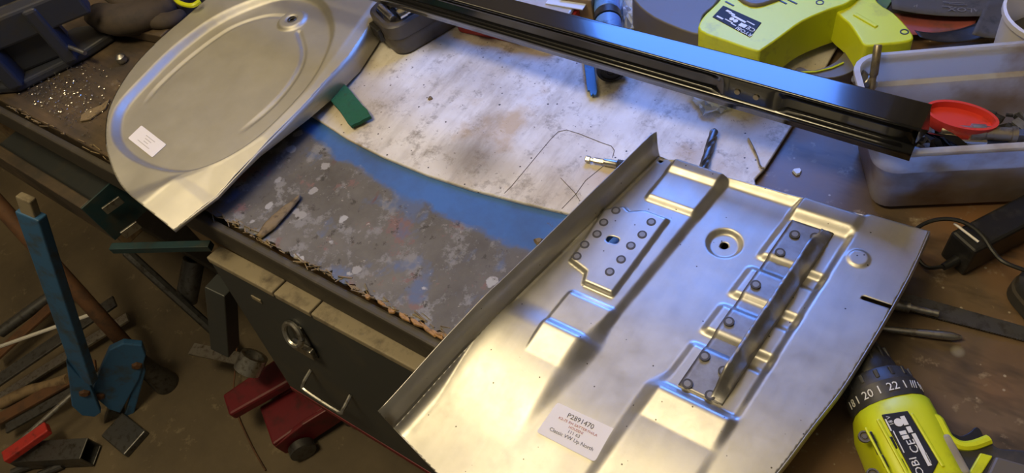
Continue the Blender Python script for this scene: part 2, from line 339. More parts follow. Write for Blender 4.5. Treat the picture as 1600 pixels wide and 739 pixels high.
# white board lying on the bench, bowed front edge
bf = [P(*p) for p in ((440, 158), (490, 186), (545, 222), (600, 250), (670, 279), (740, 302), (820, 323), (900, 342), (960, 360), (1010, 372))]
poly = [(p.x, p.y) for p in bf]
xr = .222
poly += [(.16, .222), (xr, .23), (xr + .002, .33), (xr - .004, .34), (xr, .36), (xr + .004, .45), (xr + .004, .80), (-.44, .80)]
b = tag(MB().prism(poly, .0022, .0075).build('board', 'white_board', None, bevel=.001, seg=1), 'worn white-painted board with a bowed front edge lying on the bench', 'board')
m = MB()
def mark(pts, wd, z=.0077):
    for a, b_ in zip(pts, pts[1:]):
        a, b_ = P(*a, z), P(*b_, z); d = (b_ - a); L = d.length; m.box((L / 2, 0, 0), (L + wd * .5, wd, .0003), frame(a, d))
mark([(788, 302), (800, 290), (860, 218), (872, 206), (885, 203), (905, 209), (940, 223), (955, 228), (960, 235), (957, 246)], .0009)
mark([(952, 252), (915, 282), (900, 303), (878, 326)], .0009); mark([(876, 278), (898, 301), (905, 312)], .0007)
m.build('pencil_line', 'pencil', b)

# ------------------------------------------------------------------ pressed sheet metal as height fields
def sdpoly(x, y, poly):
    d = np.full(x.shape, 1e9); s = np.ones(x.shape); n = len(poly)
    for i in range(n):
        ax, ay = poly[i]; bx, by = poly[i - 1]; ex, ey = bx - ax, by - ay; wx, wy = x - ax, y - ay
        k = np.clip((wx * ex + wy * ey) / (ex * ex + ey * ey + 1e-12), 0, 1); d = np.minimum(d, (wx - ex * k) ** 2 + (wy - ey * k) ** 2)
        c1 = (y >= ay) & (y < by) & (ex * wy > ey * wx); c2 = (y < ay) & (y >= by) & (ex * wy < ey * wx); s = np.where(c1 | c2, -s, s)
    return s * np.sqrt(d)
def sdline(x, y, pts):
    d = np.full(x.shape, 1e9)
    for (ax, ay), (bx, by) in zip(pts, pts[1:]):
        ex, ey = bx - ax, by - ay; k = np.clip(((x - ax) * ex + (y - ay) * ey) / (ex * ex + ey * ey), 0, 1); d = np.minimum(d, np.hypot(x - ax - ex * k, y - ay - ey * k))
    return d
def st(a, b, v):
    k = np.clip((v - a) / (b - a), 0, 1); return k * k * (3 - 2 * k)
def li(a, b, v): return np.clip((v - a) / (b - a), 0, 1)
def spline(pts, n=8, closed=False):
    p = [np.array(q, float) for q in pts]; out = []; k = len(p)
    for i in range(k if closed else k - 1):
        g = (lambda j: p[j % k]) if closed else (lambda j: p[min(max(j, 0), k - 1)])
        a, b, c_, d = g(i - 1), g(i), g(i + 1), g(i + 2)
        for j in range(n):
            s = j / n; out.append(.5 * ((2 * b) + (c_ - a) * s + (2 * a - 5 * b + 4 * c_ - d) * s * s + (3 * b - a - 3 * c_ + d) * s ** 3))
    if not closed: out.append(p[-1])
    return [tuple(q) for q in out]
def sheet(name, outline, hf, z, step, holes, mat, parent, thick=.001):
    o = np.array(outline); x0, y0 = o.min(0) - step; x1, y1 = o.max(0) + step
    xs = np.arange(x0, x1 + step, step); ys = np.arange(y0, y1 + step, step); Xg, Yg = np.meshgrid(xs, ys)
    fields = [(sdpoly, outline, 1)] + [(None, h, -1) for h in holes]
    def sd(x, y):
        d = sdpoly(x, y, outline)
        for h in holes:
            if len(h) == 3: e = np.hypot(x - h[0], y - h[1]) - h[2]
            else: e = sdline(x, y, [h[0:2], h[2:4]]) - h[4]
            d = np.maximum(d, -e)
        return d
    keep = sd((Xg[:-1, :-1] + Xg[1:, 1:]) / 2, (Yg[:-1, :-1] + Yg[1:, 1:]) / 2) < 0
    cnt = np.zeros(Xg.shape, int)
    for dy in (0, 1):
        for dx in (0, 1): cnt[dy:dy + keep.shape[0], dx:dx + keep.shape[1]] += keep
    bd = (cnt > 0) & (cnt < 4); bx, by = Xg[bd], Yg[bd]; e = 1e-5
    for _ in range(2):
        d = sd(bx, by); gx = (sd(bx + e, by) - d) / e; gy = (sd(bx, by + e) - d) / e; gl = np.maximum(np.hypot(gx, gy), .2)
        bx = bx - np.clip(d, -step, step) * gx / gl; by = by - np.clip(d, -step, step) * gy / gl
    Xg[bd], Yg[bd] = bx, by
    idx = -np.ones(Xg.shape, int); used = cnt > 0; idx[used] = np.arange(used.sum())
    xv, yv = Xg[used], Yg[used]; zv = z + hf(xv, yv)
    jj, ii = np.nonzero(keep); fs = np.stack([idx[jj, ii], idx[jj, ii + 1], idx[jj + 1, ii + 1], idx[jj + 1, ii]], 1)
    m = MB(); m.v = list(zip(xv.tolist(), yv.tolist(), zv.tolist())); m.f = [tuple(q) for q in fs.tolist()]; m.m = [0] * len(m.f)
    return m.build(name, mat, parent, smooth=True, solid=thick, angle=180)

ZP = 0.060
def edge_left(y): return .129 - (.282 - y) * .2
def xl1(y): return .146 - (.266 - y) * .1
def xr1(y): return .206 - (.281 - y) * .136
def xl2(y): return .283 - (.278 - y) * .134
def xr2(y): return .341 - (.27 - y) * .095
plate = [(.150, .207), (.178, .207), (.170, .100), (.136, .100), (.132, .112), (.110, .118), (.110, .190), (.128, .203), (.136, .199)]
def hpan(x, y):
    h = 7 * st(.276, .290, y)
    p1 = 14 * st(.290, .279, y) - 4 * st(.271, .262, y) - 5 * st(.228, .219, y) + 4 * st(.092, .083, y) + 5 * st(.052, .043, y) - 8 * li(.041, .002, y)
    p1 = p1 * st(-.05, .01, y)
    w = .006 + .008 * st(-.07, .02, y) * st(.08, .04, y)
    m1 = st(xr1(y) + w, xr1(y) - w + .002, x) * st(xl1(y) - .007, xl1(y) + .004, x)
    mL = st(xr1(y) + w, xr1(y) - w + .002, x); BL = 8.5 * st(-.075, .030, y) - 3 * st(.035, .06, y)
    a = np.maximum(np.maximum(h, m1 * p1), BL * mL)
    a = np.maximum(a, 11 * st(.004, -.003, sdpoly(x, y, plate)))
    p2 = 13 * st(.294, .283, y) - 8 * st(.270, .256, y)
    for k in (.207, .156, .108): p2 = p2 - 5 * st(k + .004, k - .004, y)
    for k in (.191, .141, .092): p2 = p2 + 5 * st(k + .004, k - .004, y)
    p2 = p2 + 9 * st(.045, .034, y) - 8 * li(.032, -.006, y)
    ml = st(xl2(y) - .005 - .010 * st(-.15, .02, y) * st(.06, .035, y), xl2(y) + .004, x); mr = st(xr2(y) - .004, xr2(y) + .005, x)
    R = 11 * st(-.13, .08, y)
    p2 = p2 * st(-.10, .0, y)
    p2 = np.maximum(p2, 8.5 * st(-.15, .015, y) * st(.045, .034, y))
    R = np.maximum(R, h)
    b = (np.maximum(p2, h * (1 - ml)) * ml) * (1 - mr) + R * mr
    a = np.where(x > .215, np.maximum(h * (1 - mr), b), a)
    d = np.hypot(x - .355, y - .236); a = a + 1.6 * st(.0105, .0080, d)
    d = np.abs(x - edge_left(y)); a = np.maximum(a, 7 * np.clip(1 - d / .013, 0, 1) ** 2)
    d = np.hypot(x - .237, y - .208); a = a - 5 * st(.0185, .0135, d)
    a = a - 9 * st(.02, -.11, y) * st(.17, .06, x) - 4 * st(.0, -.16, y)
    a = a + .35 * np.sin(x * 40 + y * 23) * st(.05, -.05, y) + .25 * np.sin(y * 55 - x * 18)
    return a * .001
def hpt(x, y): return float(hpan(np.array([x]), np.array([y]))[0])
right = spline([(.400, .292), (.399, .245), (.395, .194), (.390, .148), (.384, .104), (.375, .061), (.366, .017), (.350, -.042), (.329, -.100), (.300, -.152)], 5)
outline = [(.129, .282), (.262, .287)] + right + [(.27, -.153), (.117, -.126), (.050, -.112)]
pan = thing('floor_panel', 'pressed bare steel floor panel with spot-welded bracket overhanging the bench front', 'car panel', (.24, .12, ZP - .05))
body = sheet('pressed_sheet', outline, hpan, ZP, .0014, [(.237, .208, .0042), (.1365, .157, .1415, .158, .0042), (.372, .197, .41, .199, .0021), (.1335, .2765, .0022)], 'steel', pan)
# flanges
m = MB(); rows = []
for i in range(41):
    y = .2825 - (.2825 + .112) * i / 40; x = edge_left(y); z = ZP + hpt(x, y); kk = i / 40
    top = .040 if i else .036
    bul = .002 * math.exp(-((y - .205) / .012) ** 2) + .002 * math.exp(-((y - .095) / .012) ** 2)
    rows.append([(x + .0006, y, z - .0005), (x - .0005, y, z + .004), (x - .0015 + bul, y, z + .014), (x - .002, y, z + top - .004 * kk)])
m.strip(rows).build('upright_flange', 'steel', pan, smooth=True, solid=.001)
def skirt(pts, drop, name, lean=0.0):
    rows = []
    for i, (x, y) in enumerate(pts):
        a = Vector(pts[min(i + 1, len(pts) - 1)]) - Vector(pts[max(i - 1, 0)]); nrm = Vector((a.y, -a.x)).normalized() * lean; z = ZP + hpt(x, y)
        dz = drop(y) if callable(drop) else drop
        rows.append([(x, y, z), (x + nrm.x * .4, y + nrm.y * .4, z - dz * .3), (x + nrm.x, y + nrm.y, z - dz)])
    return MB().strip(rows).build(name, 'steel', pan, smooth=True, solid=.001)
skirt([p for p in right], .007, 'edge_lip', -.0015)
skirt([(.400 - .271 * i / 24, .292 - .010 * i / 24) for i in range(25)], lambda y: ZP - .0076 + .006, 'back_flange', 0)
skirt([(.129 - .006 * i, .282 - .030 * i) for i in range(6)], lambda y: ZP - .0076 + .004, 'side_flange', 0)
skirt([(.050 + .067 * i / 6, -.112 - .014 * i / 6) for i in range(7)] + [(.117 + .18 * i / 8, -.126 - .027 * i / 8) for i in range(1, 9)], .004, 'edge_lip')
# spot welds share one mesh
wm = MB(); wm.mi = 0; wm.lathe([(.0050, -.0004), (.0048, .0002), (.0030, .00025)], 18, cap=False); wm.mi = 1; wm.lathe([(.0030, .00025), (.0022, .0003), (.0004, .0002)], 18)
wmesh = None
def weld(x, y, z, parent):
    global wmesh
    if wmesh is None:
        me = bpy.data.meshes.new('spot_weld'); me.from_pydata(wm.v, [], wm.f); me.polygons.foreach_set('material_index', wm.m); me.materials.append(M_['weld_ring']); me.materials.append(M_['weld_core']); wmesh = me
    o = bpy.data.objects.new('spot_weld', wmesh); C.objects.link(o); o.parent = parent; o.location = Vector((x, y, z)) - W[parent.name]; W[o.name] = W[parent.name]
for x, y in ((.124, .192), (.120, .173), (.121, .157), (.116, .140), (.116, .124), (.164, .194), (.163, .176), (.159, .159), (.158, .140), (.155, .122)): weld(x, y, ZP + hpt(x, y) + .0002, pan)
# bracket: flange follows the pads, wall stands along its right edge
def bxl(y): return .264 + (y - .044) * .1
def bxr(y): return .301 + (y - .045) * .0985
br = []
ys = np.linspace(.2575, .0465, 90)
for y in ys:
    a, b_ = bxl(y), bxr(y); br.append([(a + (b_ - a) * k / 8, y, ZP + max(hpt(a + (b_ - a) * k / 8, y), .001) + .0012) for k in range(9)])
bracket = MB().strip(br).build('bracket', 'bracket_steel', pan, smooth=True, solid=.0014, off=1)
rows = []
for i, y in enumerate(ys):
    b_ = bxr(y); z0 = ZP + hpt(b_, y) + .0012; ht = .021 * float(st(.0465, .075, y)) * float(st(.2575, .222, y)) + .0012
    ht += random.uniform(-.0004, .0004)
    bend = .003 * math.exp(-((y - .197) / .008) ** 2) + .003 * math.exp(-((y - .10) / .008) ** 2)
    zt = ZP + .006 + ht
    zt = max(zt, z0 + .0012)
    rows.append([(b_ + .0035 - bend * .2, y, z0 - .001), (b_ + .003 - bend, y, z0 + (zt - z0) * .35), (b_ - .001 - bend * .5, y, z0 + (zt - z0) * .7), (b_ - .0055, y, zt - .0008), (b_ - .0080, y, zt)])
MB().strip(rows).build('bracket_wall', 'bracket_steel', bracket, smooth=True, solid=.0014, off=0)
for px, py in ((1242, 366), (1274, 370), (1219, 394), (1181, 444), (1139, 502), (1101, 556), (1131, 579), (1074, 599), (1110, 617)): q = P(px, py, ZP + .008); weld(q.x, q.y, ZP + hpt(q.x, q.y) + .0029, pan)
# paper label
def paper(parent, c4, z, name='paper_label', th=.0002):
    m = MB(); c4 = [Vector(q) for q in c4]; ctr = sum(c4, Vector((0, 0))) / 4; pts = []
    for i in range(4):
        a, b_, d = c4[i - 1], c4[i], c4[(i + 1) % 4]
        for k in (0, 1, 2): s = k / 2; e = .0022; p0 = b_ + (a - b_).normalized() * e; p1 = b_ + (d - b_).normalized() * e; pts.append(tuple((p0 * (1 - s) ** 2 + b_ * 2 * s * (1 - s) + p1 * s * s)))
    m.prism(pts, z, z + th); return m.build(name, 'label_paper', parent)
zl = ZP + .0006
lab = paper(pan, [(.1745, -.0505), (.1765, -.0175), (.2345, -.0145), (.2325, -.0485)], zl)
ctr = Vector((.2045, -.0325)); ux = Vector((.058, .0030, 0)).normalized()
def on_label(body, dy, size, mat, st_=1.0): text('lettering', body, frame((ctr.x - .0005 * 0 + ux.y * -dy, ctr.y + dy, zl + .0003), ux), size, mat, lab, stretch=st_)
on_label('P2891470', .0095, .0066, 'ink'); on_label('K2-75 RH SATTERYH/LA', .0042, .0033, 'red_ink', 1.1); on_label('HOUSENI', .0005, .0034, 'red_ink'); on_label('111 63', -.0035, .0040, 'ink', 1.1); on_label('Classic VW Up North', -.0085, .0048, 'ink')

# ------------------------------------------------------------------ arch panel
ZA = 0.050
outA = spline([(-.725, .314), (-.720, .195), (-.704, .128), (-.669, .066), (-.621, .022), (-.569, -.009), (-.517, -.031), (-.459, -.041)], 5) + [(-.389, -.047), (-.373, .019), (-.367, .096), (-.366, .187), (-.376, .304), (-.404, .420), (-.43, .49), (-.50, .53), (-.60, .53), (-.68, .45)]
beadA = spline([(-.600, .375), (-.660, .300), (-.676, .215), (-.668, .135), (-.652, .070), (-.606, .028), (-.548, .012), (-.482, .015), (-.434, .034), (-.402, .076), (-.388, .131), (-.391, .216), (-.410, .280), (-.447, .340), (-.52, .385)], 5, True)
grv = spline([(-.632, .100), (-.643, .139), (-.645, .209), (-.632, .283), (-.595, .327), (-.560, .340)], 6); grv2 = spline([(-.505, .318), (-.462, .285), (-.436, .243), (-.424, .183), (-.429, .120)], 6)
foldA = [(-.389, -.047), (-.44, .018), (-.405, .06), (-.383, .12), (-.384, .22), (-.40, .30), (-.425, .42)]
def harch(x, y):
    d = sdpoly(x, y, beadA); h = -11 * st(.0065, -.0065, d)
    g = sdline(x, y, grv); h = h - 2.2 * st(.0065, .001, g) * st(.09, .13, y)
    g = sdline(x, y, grv2); h = h - 2.2 * st(.0065, .001, g) * st(.11, .16, y)
    b = np.hypot(x + .536, y - .336); h = h + 5 * st(.026, .020, b) - 2.5 * st(.011, .007, b)
    fx = np.interp(y, [-.05, .018, .06, .12, .22, .30, .42, .53], [-.455, -.440, -.405, -.381, -.382, -.398, -.425, -.45])
    e = np.clip(x - fx, 0, .08); h = h - e * 1000 * .20 * st(.0, .008, e)
    k = np.clip((.020 - y) - (x + .56) * .10, 0, .08); h = h - k * 1000 * .14 * st(-.60, -.50, x)
    ex_, ey_ = x + .4067, y - .0506; th = np.arctan2(ey_, ex_); t0 = math.atan2(-.0827, -.0932); t1 = math.atan2(-.0882, -.0522)
    rr_ = np.clip(np.hypot(ex_, ey_) / .11, 0, 1.2); h = h + 8 * st(t0, t1, th) * rr_ * (th < 0) * st(t1 + 1.2, t1 + .3, th)
    return h * .001
arch = thing('inner_arch_panel', 'bare steel D-shaped pressing with raised bead overhanging the bench front', 'car panel', (-.54, .2, .002))
sheet('pressed_sheet', outA, harch, ZA, .002, [(-.536, .336, .0048)], 'steel_satin', arch)
def ha(x, y): return float(harch(np.array([x]), np.array([y]))[0])
rows = []
pe = [(-.389, -.047), (-.380, -.01), (-.373, .019), (-.368, .06), (-.367, .096), (-.366, .187), (-.371, .25), (-.376, .304), (-.404, .420), (-.43, .49)]
for i, (x, y) in enumerate(pe):
    z = ZA + ha(x, y); dz = .004 + .030 * float(st(.05, .30, y)); dz = min(dz, z - .009) if y > .2 else min(dz, z - .004)
    rows.append([(x, y, z), (x + .001, y, z - dz * .3), (x + .0015, y, z - dz)])
MB().strip(rows).build('edge_flange', 'steel_satin', arch, smooth=True, solid=.001)
rows = []
for x, y in outA[5:26]:
    z = ZA + ha(x, y); rows.append([(x, y, z), (x, y, z - .004)])
MB().strip(rows).build('edge_lip', 'steel_satin', arch, smooth=True, solid=.001)
# back feet of the pressing, out of sight below the rim
rows = [[(x, y, ZA + ha(x, y)), (x, y, .001)] for x, y in outA[0:4] ]
MB().strip(rows).build('side_flange', 'steel_satin', arch, smooth=True, solid=.001)
MB().lathe([(.0078, .0), (.0072, .0012), (.0052, .0012), (.0048, -.001)], 20, Matrix.Translation((-.536, .336, ZA + ha(-.528, .336) + .0003)), cap=False).build('grommet', 'dark_steel', arch, smooth=True)
zz = ZA - .011 + .0006
lb = paper(arch, [P(200, 216, zz).to_2d(), P(221, 196, zz).to_2d(), P(260, 226, zz).to_2d(), P(238, 246, zz).to_2d()], zz)
a, b_ = P(221, 196, zz), P(260, 226, zz); ux2 = (b_ - a).normalized(); cc = P(230, 221, zz)
vy = Vector((0, 0, 1)).cross(ux2)
for k, wd in enumerate((.026, .018, .012, .034)): MB().box((0, 0, 0), (wd, .0012, .0002), frame(cc + vy * (.006 - k * .0042) + Vector((0, 0, .0003)), ux2)).build('faint_print', 'faint_ink', lb)

# ------------------------------------------------------------------ black sill beam: profile swept along x
beam = thing('sill_beam', 'long glossy black channel-section sill lying across the bench into the tub', 'car panel', (-.2, .36, .105))
bx = [-.95, -.5, -.134, .0, .08, .150, .160, .166, .172, .176, .184, .212, .228, .232, .236, .242, .26, .30, .33, .362]
rows = []
for x in bx:
    yf = .3425 - (x - .076) * .028; yb = .3745 - (x - .1) * .013
    n = float(st(.160, .176, x) * st(.242, .230, x))     # the raised pad with two holes
    d = .0050 * (1 - n)
    rows.append([(x, yb + .003, .134), (x, yb + .003, .1445), (x, yb + .001, .1475), (x, yb - .0005, .1478), (x, yb - .0012, .1478), (x, yb - .004, .1480), (x, yf + .005, .1499), (x, yf + .0025, .1500), (x, yf + .0018, .1500), (x, yf + .0006, .1495), (x, yf, .1483), (x, yf, .1476),
                 (x, yf + d * .6, .1445), (x, yf + d, .1385), (x, yf + d, .1375), (x, yf + d, .1250), (x, yf + d, .1238), (x, yf + d * .8, .1229), (x, yf + .0004, .1221), (x, yf - .0012, .1214), (x, yf - .0022, .1202), (x, yf - .0024, .1190), (x, yf - .0020, .1175), (x, yf - .0004, .1085)])
MB().strip(rows).build('channel', 'black_paint', beam, smooth=True, solid=.0012, angle=60)
m = MB()
x = .362; yf = .3425 - (x - .076) * .028; yb = .3745 - (x - .1) * .013
m.add([(x, yb - .003, .1465), (x, yf + .003, .1485), (x, yf + .003, .130), (x - .004, yb - .006, .128), (x + .006, (yf + yb) / 2, .134)], [(0, 1, 4), (1, 2, 4), (2, 3, 4), (3, 0, 4)])
m.build('end_tab', 'black_paint', beam, solid=.001)
for xx in (.1905, .2105):
    yf = .3425 - (xx - .076) * .028
    MB().lathe([(.0030, -.0004), (.0030, .0006), (.0006, .0006)], 14, frame((xx, yf - .0008, .1335), (1, 0, 0), (0, -1, .1))).build('bolt_hole', 'brass_steel', beam)

# ------------------------------------------------------------------ plastic tub
tub = thing('storage_tub', 'grubby translucent plastic tub full of loose fittings behind the floor panel', 'tub', (.42, .47, .0))
ang = math.radians(28); TM = rotz((.3355, .327, 0), ang)
LX, LY, HZ = .30, .142, .112
def rrect(x0, y0, x1, y1, r_, n=5):
    o = []
    for cx_, cy_, a0 in ((x1 - r_, y0 + r_, -90), (x1 - r_, y1 - r_, 0), (x0 + r_, y1 - r_, 90), (x0 + r_, y0 + r_, 180)):
        for k in range(n + 1): th = math.radians(a0 + 90 * k / n); o.append((cx_ + r_ * math.cos(th), cy_ + r_ * math.sin(th)))
    return o
def ring(ins, z, r_): return [TM @ Vector((p[0], p[1], z)) for p in rrect(ins, ins, LX - ins, LY - ins, r_)]
rows = [ring(.0, HZ - .004, .026), ring(.0, HZ, .026), ring(.004, HZ + .001, .023), ring(.005, HZ - .003, .022), ring(.006, HZ - .034, .022), ring(.011, HZ - .037, .020), ring(.021, .006, .016), ring(.026, .003, .014)]
m = MB(); m.strip(rows, closed=True); n = len(rows[0]); m.f.append(tuple(range(7 * n, 8 * n))); m.m.append(0)
m.build('tub_shell', 'tub_plastic', tub, smooth=True, solid=.0022, off=0)
# the oily layer of small stuff the fittings lie on
m = MB()
for i in range(900):
    q = TM @ Vector((random.uniform(.045, LX - .045), random.uniform(.042, LY - .045), random.uniform(.008, .056))); s = random.uniform(.006, .018)
    m.box((0, 0, 0), (s, s * .5, s * .4), Matrix.Translation(q) @ Matrix.Rotation(random.uniform(0, 6), 4, 'Z') @ Matrix.Rotation(random.uniform(-.5, .5), 4, 'X'))
tag(m.build('small_fittings', 'dark_steel', None), 'heap of small dark oily fittings filling the bottom of the tub', 'hardware', kind='stuff')
# red oval tray in the tub
q = P(1500, 181, .095); M0 = rotz((q.x, q.y, .080), math.radians(5)) @ Matrix.Rotation(math.radians(4), 4, 'Y')
m = MB(); e = lambda sx, sy, z: [M0 @ Vector((sx * math.cos(2 * math.pi * k / 32), sy * math.sin(2 * math.pi * k / 32), z)) for k in range(32)]
rows = [e(.028, .015, .0), e(.031, .017, .004), e(.033, .0185, .015), e(.033, .0185, .017), e(.030, .0155, .017), e(.029, .015, .010)]
m.strip(rows, closed=True); m.f += [tuple(range(32))[::-1], tuple(range(160, 192))]; m.m += [0, 0]
tr_ = tag(m.build('oval_case', 'bright_red_plastic', None, smooth=True, angle=40), 'red oval plastic case lying in the tub at the beam end', 'case')
def rod(name, label, cat, a, b, r_, mat, n=12, prof=None, group=None):
    a, b = Vector(a), Vector(b); L = (b - a).length; Mx = frame(a, (b - a)) @ Matrix.Rotation(math.pi / 2, 4, 'Y')
    m = MB(); m.lathe(prof(L) if prof else [(r_ * .8, 0), (r_, r_ * .3), (r_, L - r_ * .3), (r_ * .8, L)], n, Mx)
    return tag(m.build(name, mat, None, smooth=True), label, cat, group)
rod('threaded_spigot', 'thick brass-coloured spigot with a collar lying in the tub', 'fitting', P(1470, 203, .085), P(1588, 211, .085), .006, 'brass_steel', 16, lambda L: [(.0055, 0), (.006, .001), (.006, L * .38), (.0085, L * .40), (.0085, L * .58), (.0068, L * .60), (.0068, L * .92), (.0082, L * .93), (.0082, L)])
rod('steel_pin', 'smooth bright steel pin lying in front in the tub', 'pin', P(1462, 219, .08), P(1541, 223, .08), .0042, 'chrome', 14)
rod('extension_bar', 'slim steel bar standing up against the back of the tub', 'bar', P(1362, 140, .090), P(1372, 70, .128), .0042, 'brass_steel', 12, lambda L: [(.0025, 0), (.003, L * .25), (.003, L * .3), (.0042, L * .34), (.0042, L * .97), (.0035, L)])
rod('ribbed_socket', 'short ribbed steel socket leaning inside the tub corner', 'socket', P(1340, 118, .10), P(1362, 137, .085), .008, 'tool_steel', 14, lambda L: [(.008, 0), (.0085, .002), (.0085, .006), (.0075, .007), (.0085, .008), (.0085, .014), (.0075, .015), (.0075, L)])
rod('steel_bolt', 'dull steel bolt half buried at the front of the tub', 'bolt', P(1470, 236, .065), P(1530, 229, .072), .004, 'tool_steel', 10, lambda L: [(.007, 0), (.007, .005), (.004, .0055), (.004, L)])
q = P(1580, 226, .07); rod('black_pipe_end', 'dark pipe stub at the back of the tub', 'pipe', P(1530, 222, .068), P(1600, 224, .068), .008, 'dark_steel')
# black plastic bag at beam end
m = MB(); base = [P(1455, 225, .088), P(1480, 222, .086), P(1495, 232, .082), P(1510, 240, .078)]
for i in range(11):
    a = P(1440 + i * 1.5, 205 + (i % 3) * 2, .118 - .002 * i); b_ = P(1452 + i * 7 + (i % 2) * 4, 238 - (i % 3) * 4, .080); mid = (a + b_) / 2 + Vector((random.uniform(-.004, .004), random.uniform(-.004, .004), random.uniform(0, .008)))
    m.v += [tuple(a), tuple(mid), tuple(b_)]
m.f = [(i * 3 + j, i * 3 + j + 1, i * 3 + j + 4, i * 3 + j + 3) for i in range(10) for j in range(2)]; m.m = [0] * len(m.f)
tag(m.build('plastic_bag', 'black_paint', None, solid=.0006), 'crumpled black plastic bag hanging from the beam end into the tub', 'bag')

# ------------------------------------------------------------------ loose things on the white board
ZB = .0076
# hex bit holder
a, b_ = P(915, 249, ZB + .004), P(1000, 263, ZB + .006)
a.z, b_.z = ZB + .0052, ZB + .0058
bit = thing('bit_holder', 'short steel quick-change bit holder pointing under the panel flange', 'bit holder', (a.x, a.y, ZB))
d = (b_ - a); L = d.length; Mx = frame(a, d) @ Matrix.Rotation(math.pi / 2, 4, 'Y')
MB().lathe([(.0035, 0), (.0042, .001), (.0042, .006), (.0024, .007), (.0024, .010), (.0037, .011), (.0037, .024)], 6, Mx).build('hex_shank', 'tool_steel', bit)
MB().lathe([(.0036, .024), (.0046, .0245), (.0046, .040), (.004, .041)], 16, Mx).build('sleeve', 'tool_steel', bit, smooth=True)
pr_ = [(.0046, .041)]
for k in range(7): pr_ += [(.0066, .0415 + k * .0022), (.0060, .0427 + k * .0022)]
pr_ += [(.0062, .058), (.005, L)]
MB().lathe(pr_, 18, Mx).build('knurled_collar', 'dark_steel', bit, smooth=True)
# twist drill: two flutes twisted along the axis
a, b_ = P(1117, 201, ZB + .005), P(1091, 290, ZB + .005); a.z = b_.z = ZB + .0052
d = b_ - a; L = d.length; Mx = frame(a, d) @ Matrix.Rotation(math.pi / 2, 4, 'Y'); m = MB(); rows = []
for i in range(61):
    z = L * i / 60; tw = z / .030 * math.pi; sc = min(1, .15 + z / .006)
    rows.append([Mx @ Vector(((.0052 * (1 - .55 * max(0, math.cos(2 * (th))) ** 2)) * sc * math.cos(th + tw), (.0052 * (1 - .55 * max(0, math.cos(2 * th)) ** 2)) * sc * math.sin(th + tw), z)) for th in [2 * math.pi * k / 20 for k in range(20)]])
m.strip(rows, closed=True); m.f.append(tuple(range(20))); m.m.append(0)
tag(m.build('twist_drill', 'dark_steel', None, smooth=True, angle=50), 'dark twist drill bit lying behind the floor panel', 'drill bit')
# green scouring strip
gp = [P(*p, ZB) for p in ((478, 112), (512, 104), (584, 188), (553, 205))]
m = MB(); rows = []
for i in range(13):
    s = i / 12; l_ = gp[0].lerp(gp[3], s); r_ = gp[1].lerp(gp[2], s); rows.append([(l_.lerp(r_, k / 5).x + random.gauss(0, .0006), l_.lerp(r_, k / 5).y + random.gauss(0, .0006), ZB + .0055 + random.gauss(0, .0004)) for k in range(6)])
m.strip(rows); tag(m.build('scouring_pad', 'green_pad', None, solid=.005), 'strip of green abrasive scouring pad beside the arch panel', 'scouring pad')
# clear bag under the beam
def crumple(name, label, cat, pts, z0, amp, mat, n=9):
    c4 = [P(*p, z0) for p in pts]; m = MB(); rows = []
    for i in range(n):
        s = i / (n - 1); l_ = c4[0].lerp(c4[3], s); r_ = c4[1].lerp(c4[2], s); row = []
        for k in range(n): q = l_.lerp(r_, k / (n - 1)); row.append((q.x + random.gauss(0, amp * .3), q.y + random.gauss(0, amp * .3), z0 + amp * abs(random.gauss(.8, .6))))
        rows.append(row)
    m.strip(rows); return tag(m.build(name, mat, None, solid=.0003), label, cat)
crumple('clear_bag', 'crumpled clear plastic bag under the front of the black beam', 'bag', [(1075, 148), (1140, 150), (1142, 172), (1098, 186)], ZB + .001, .006, 'clear_plastic')
crumple('clear_bag', 'crumpled clear plastic bag behind the beam beside the grey saw nose', 'bag', [(968, 5), (1015, 22), (1040, 58), (975, 50)], ZB + .001, .012, 'clear_plastic')
# twig / wire
pts = [P(*p, ZB + .002) for p in ((1169, 216), (1176, 230), (1183, 245), (1187, 258), (1190, 262), (1196, 263))]
tag(MB().tube(pts, [.0012, .0013, .001, .001, .0014, .0008], 6).build('bent_nail', 'brass_steel', None, smooth=True), 'thin bent rusty nail near the right edge of the white board', 'nail')
# curl of bark on the grey sheet
c0, c1 = P(405, 372, .004), P(470, 308, .004); m = MB(); rows = []
for i in range(15):
    s = i / 14; q = c0.lerp(c1, s); wd = .008 * math.sin(math.pi * min(1, s * .9 + .12)) + .001; nn = Vector((-(c1 - c0).y, (c1 - c0).x, 0)).normalized()
    rows.append([(q + nn * (wd * k / 3 + random.gauss(0, .0006)) + Vector((0, 0, .004 - .003 * (k / 3) ** 2 + .004 * s * (1 - s)))) for k in range(-3, 4)])
m.strip(rows); tag(m.build('wood_splinter', 'splinter_wood', None, smooth=True, solid=.0012), 'long curled splinter of wood lying on the grey bench sheet', 'splinter')
q = P(690, 125, ZB); 
for px, py, s, lab_ in ((672, 154, .005, 'small pale crumb near the middle of the white board'), (842, 378, .008, 'crumpled scrap of foil on the blue paint beside the panel flange')):
    q = P(px, py, ZB if py < 300 else .0022); m = MB(); v = []
    for k in range(10): th = k * 2 * math.pi / 10; v.append((s * random.uniform(.6, 1.1) * math.cos(th), s * random.uniform(.5, 1) * math.sin(th)))
    m.prism(v, 0, s * .5, Matrix.Translation(q), top=.55); tag(m.build('scrap', 'splinter_wood', None), lab_, 'scrap')

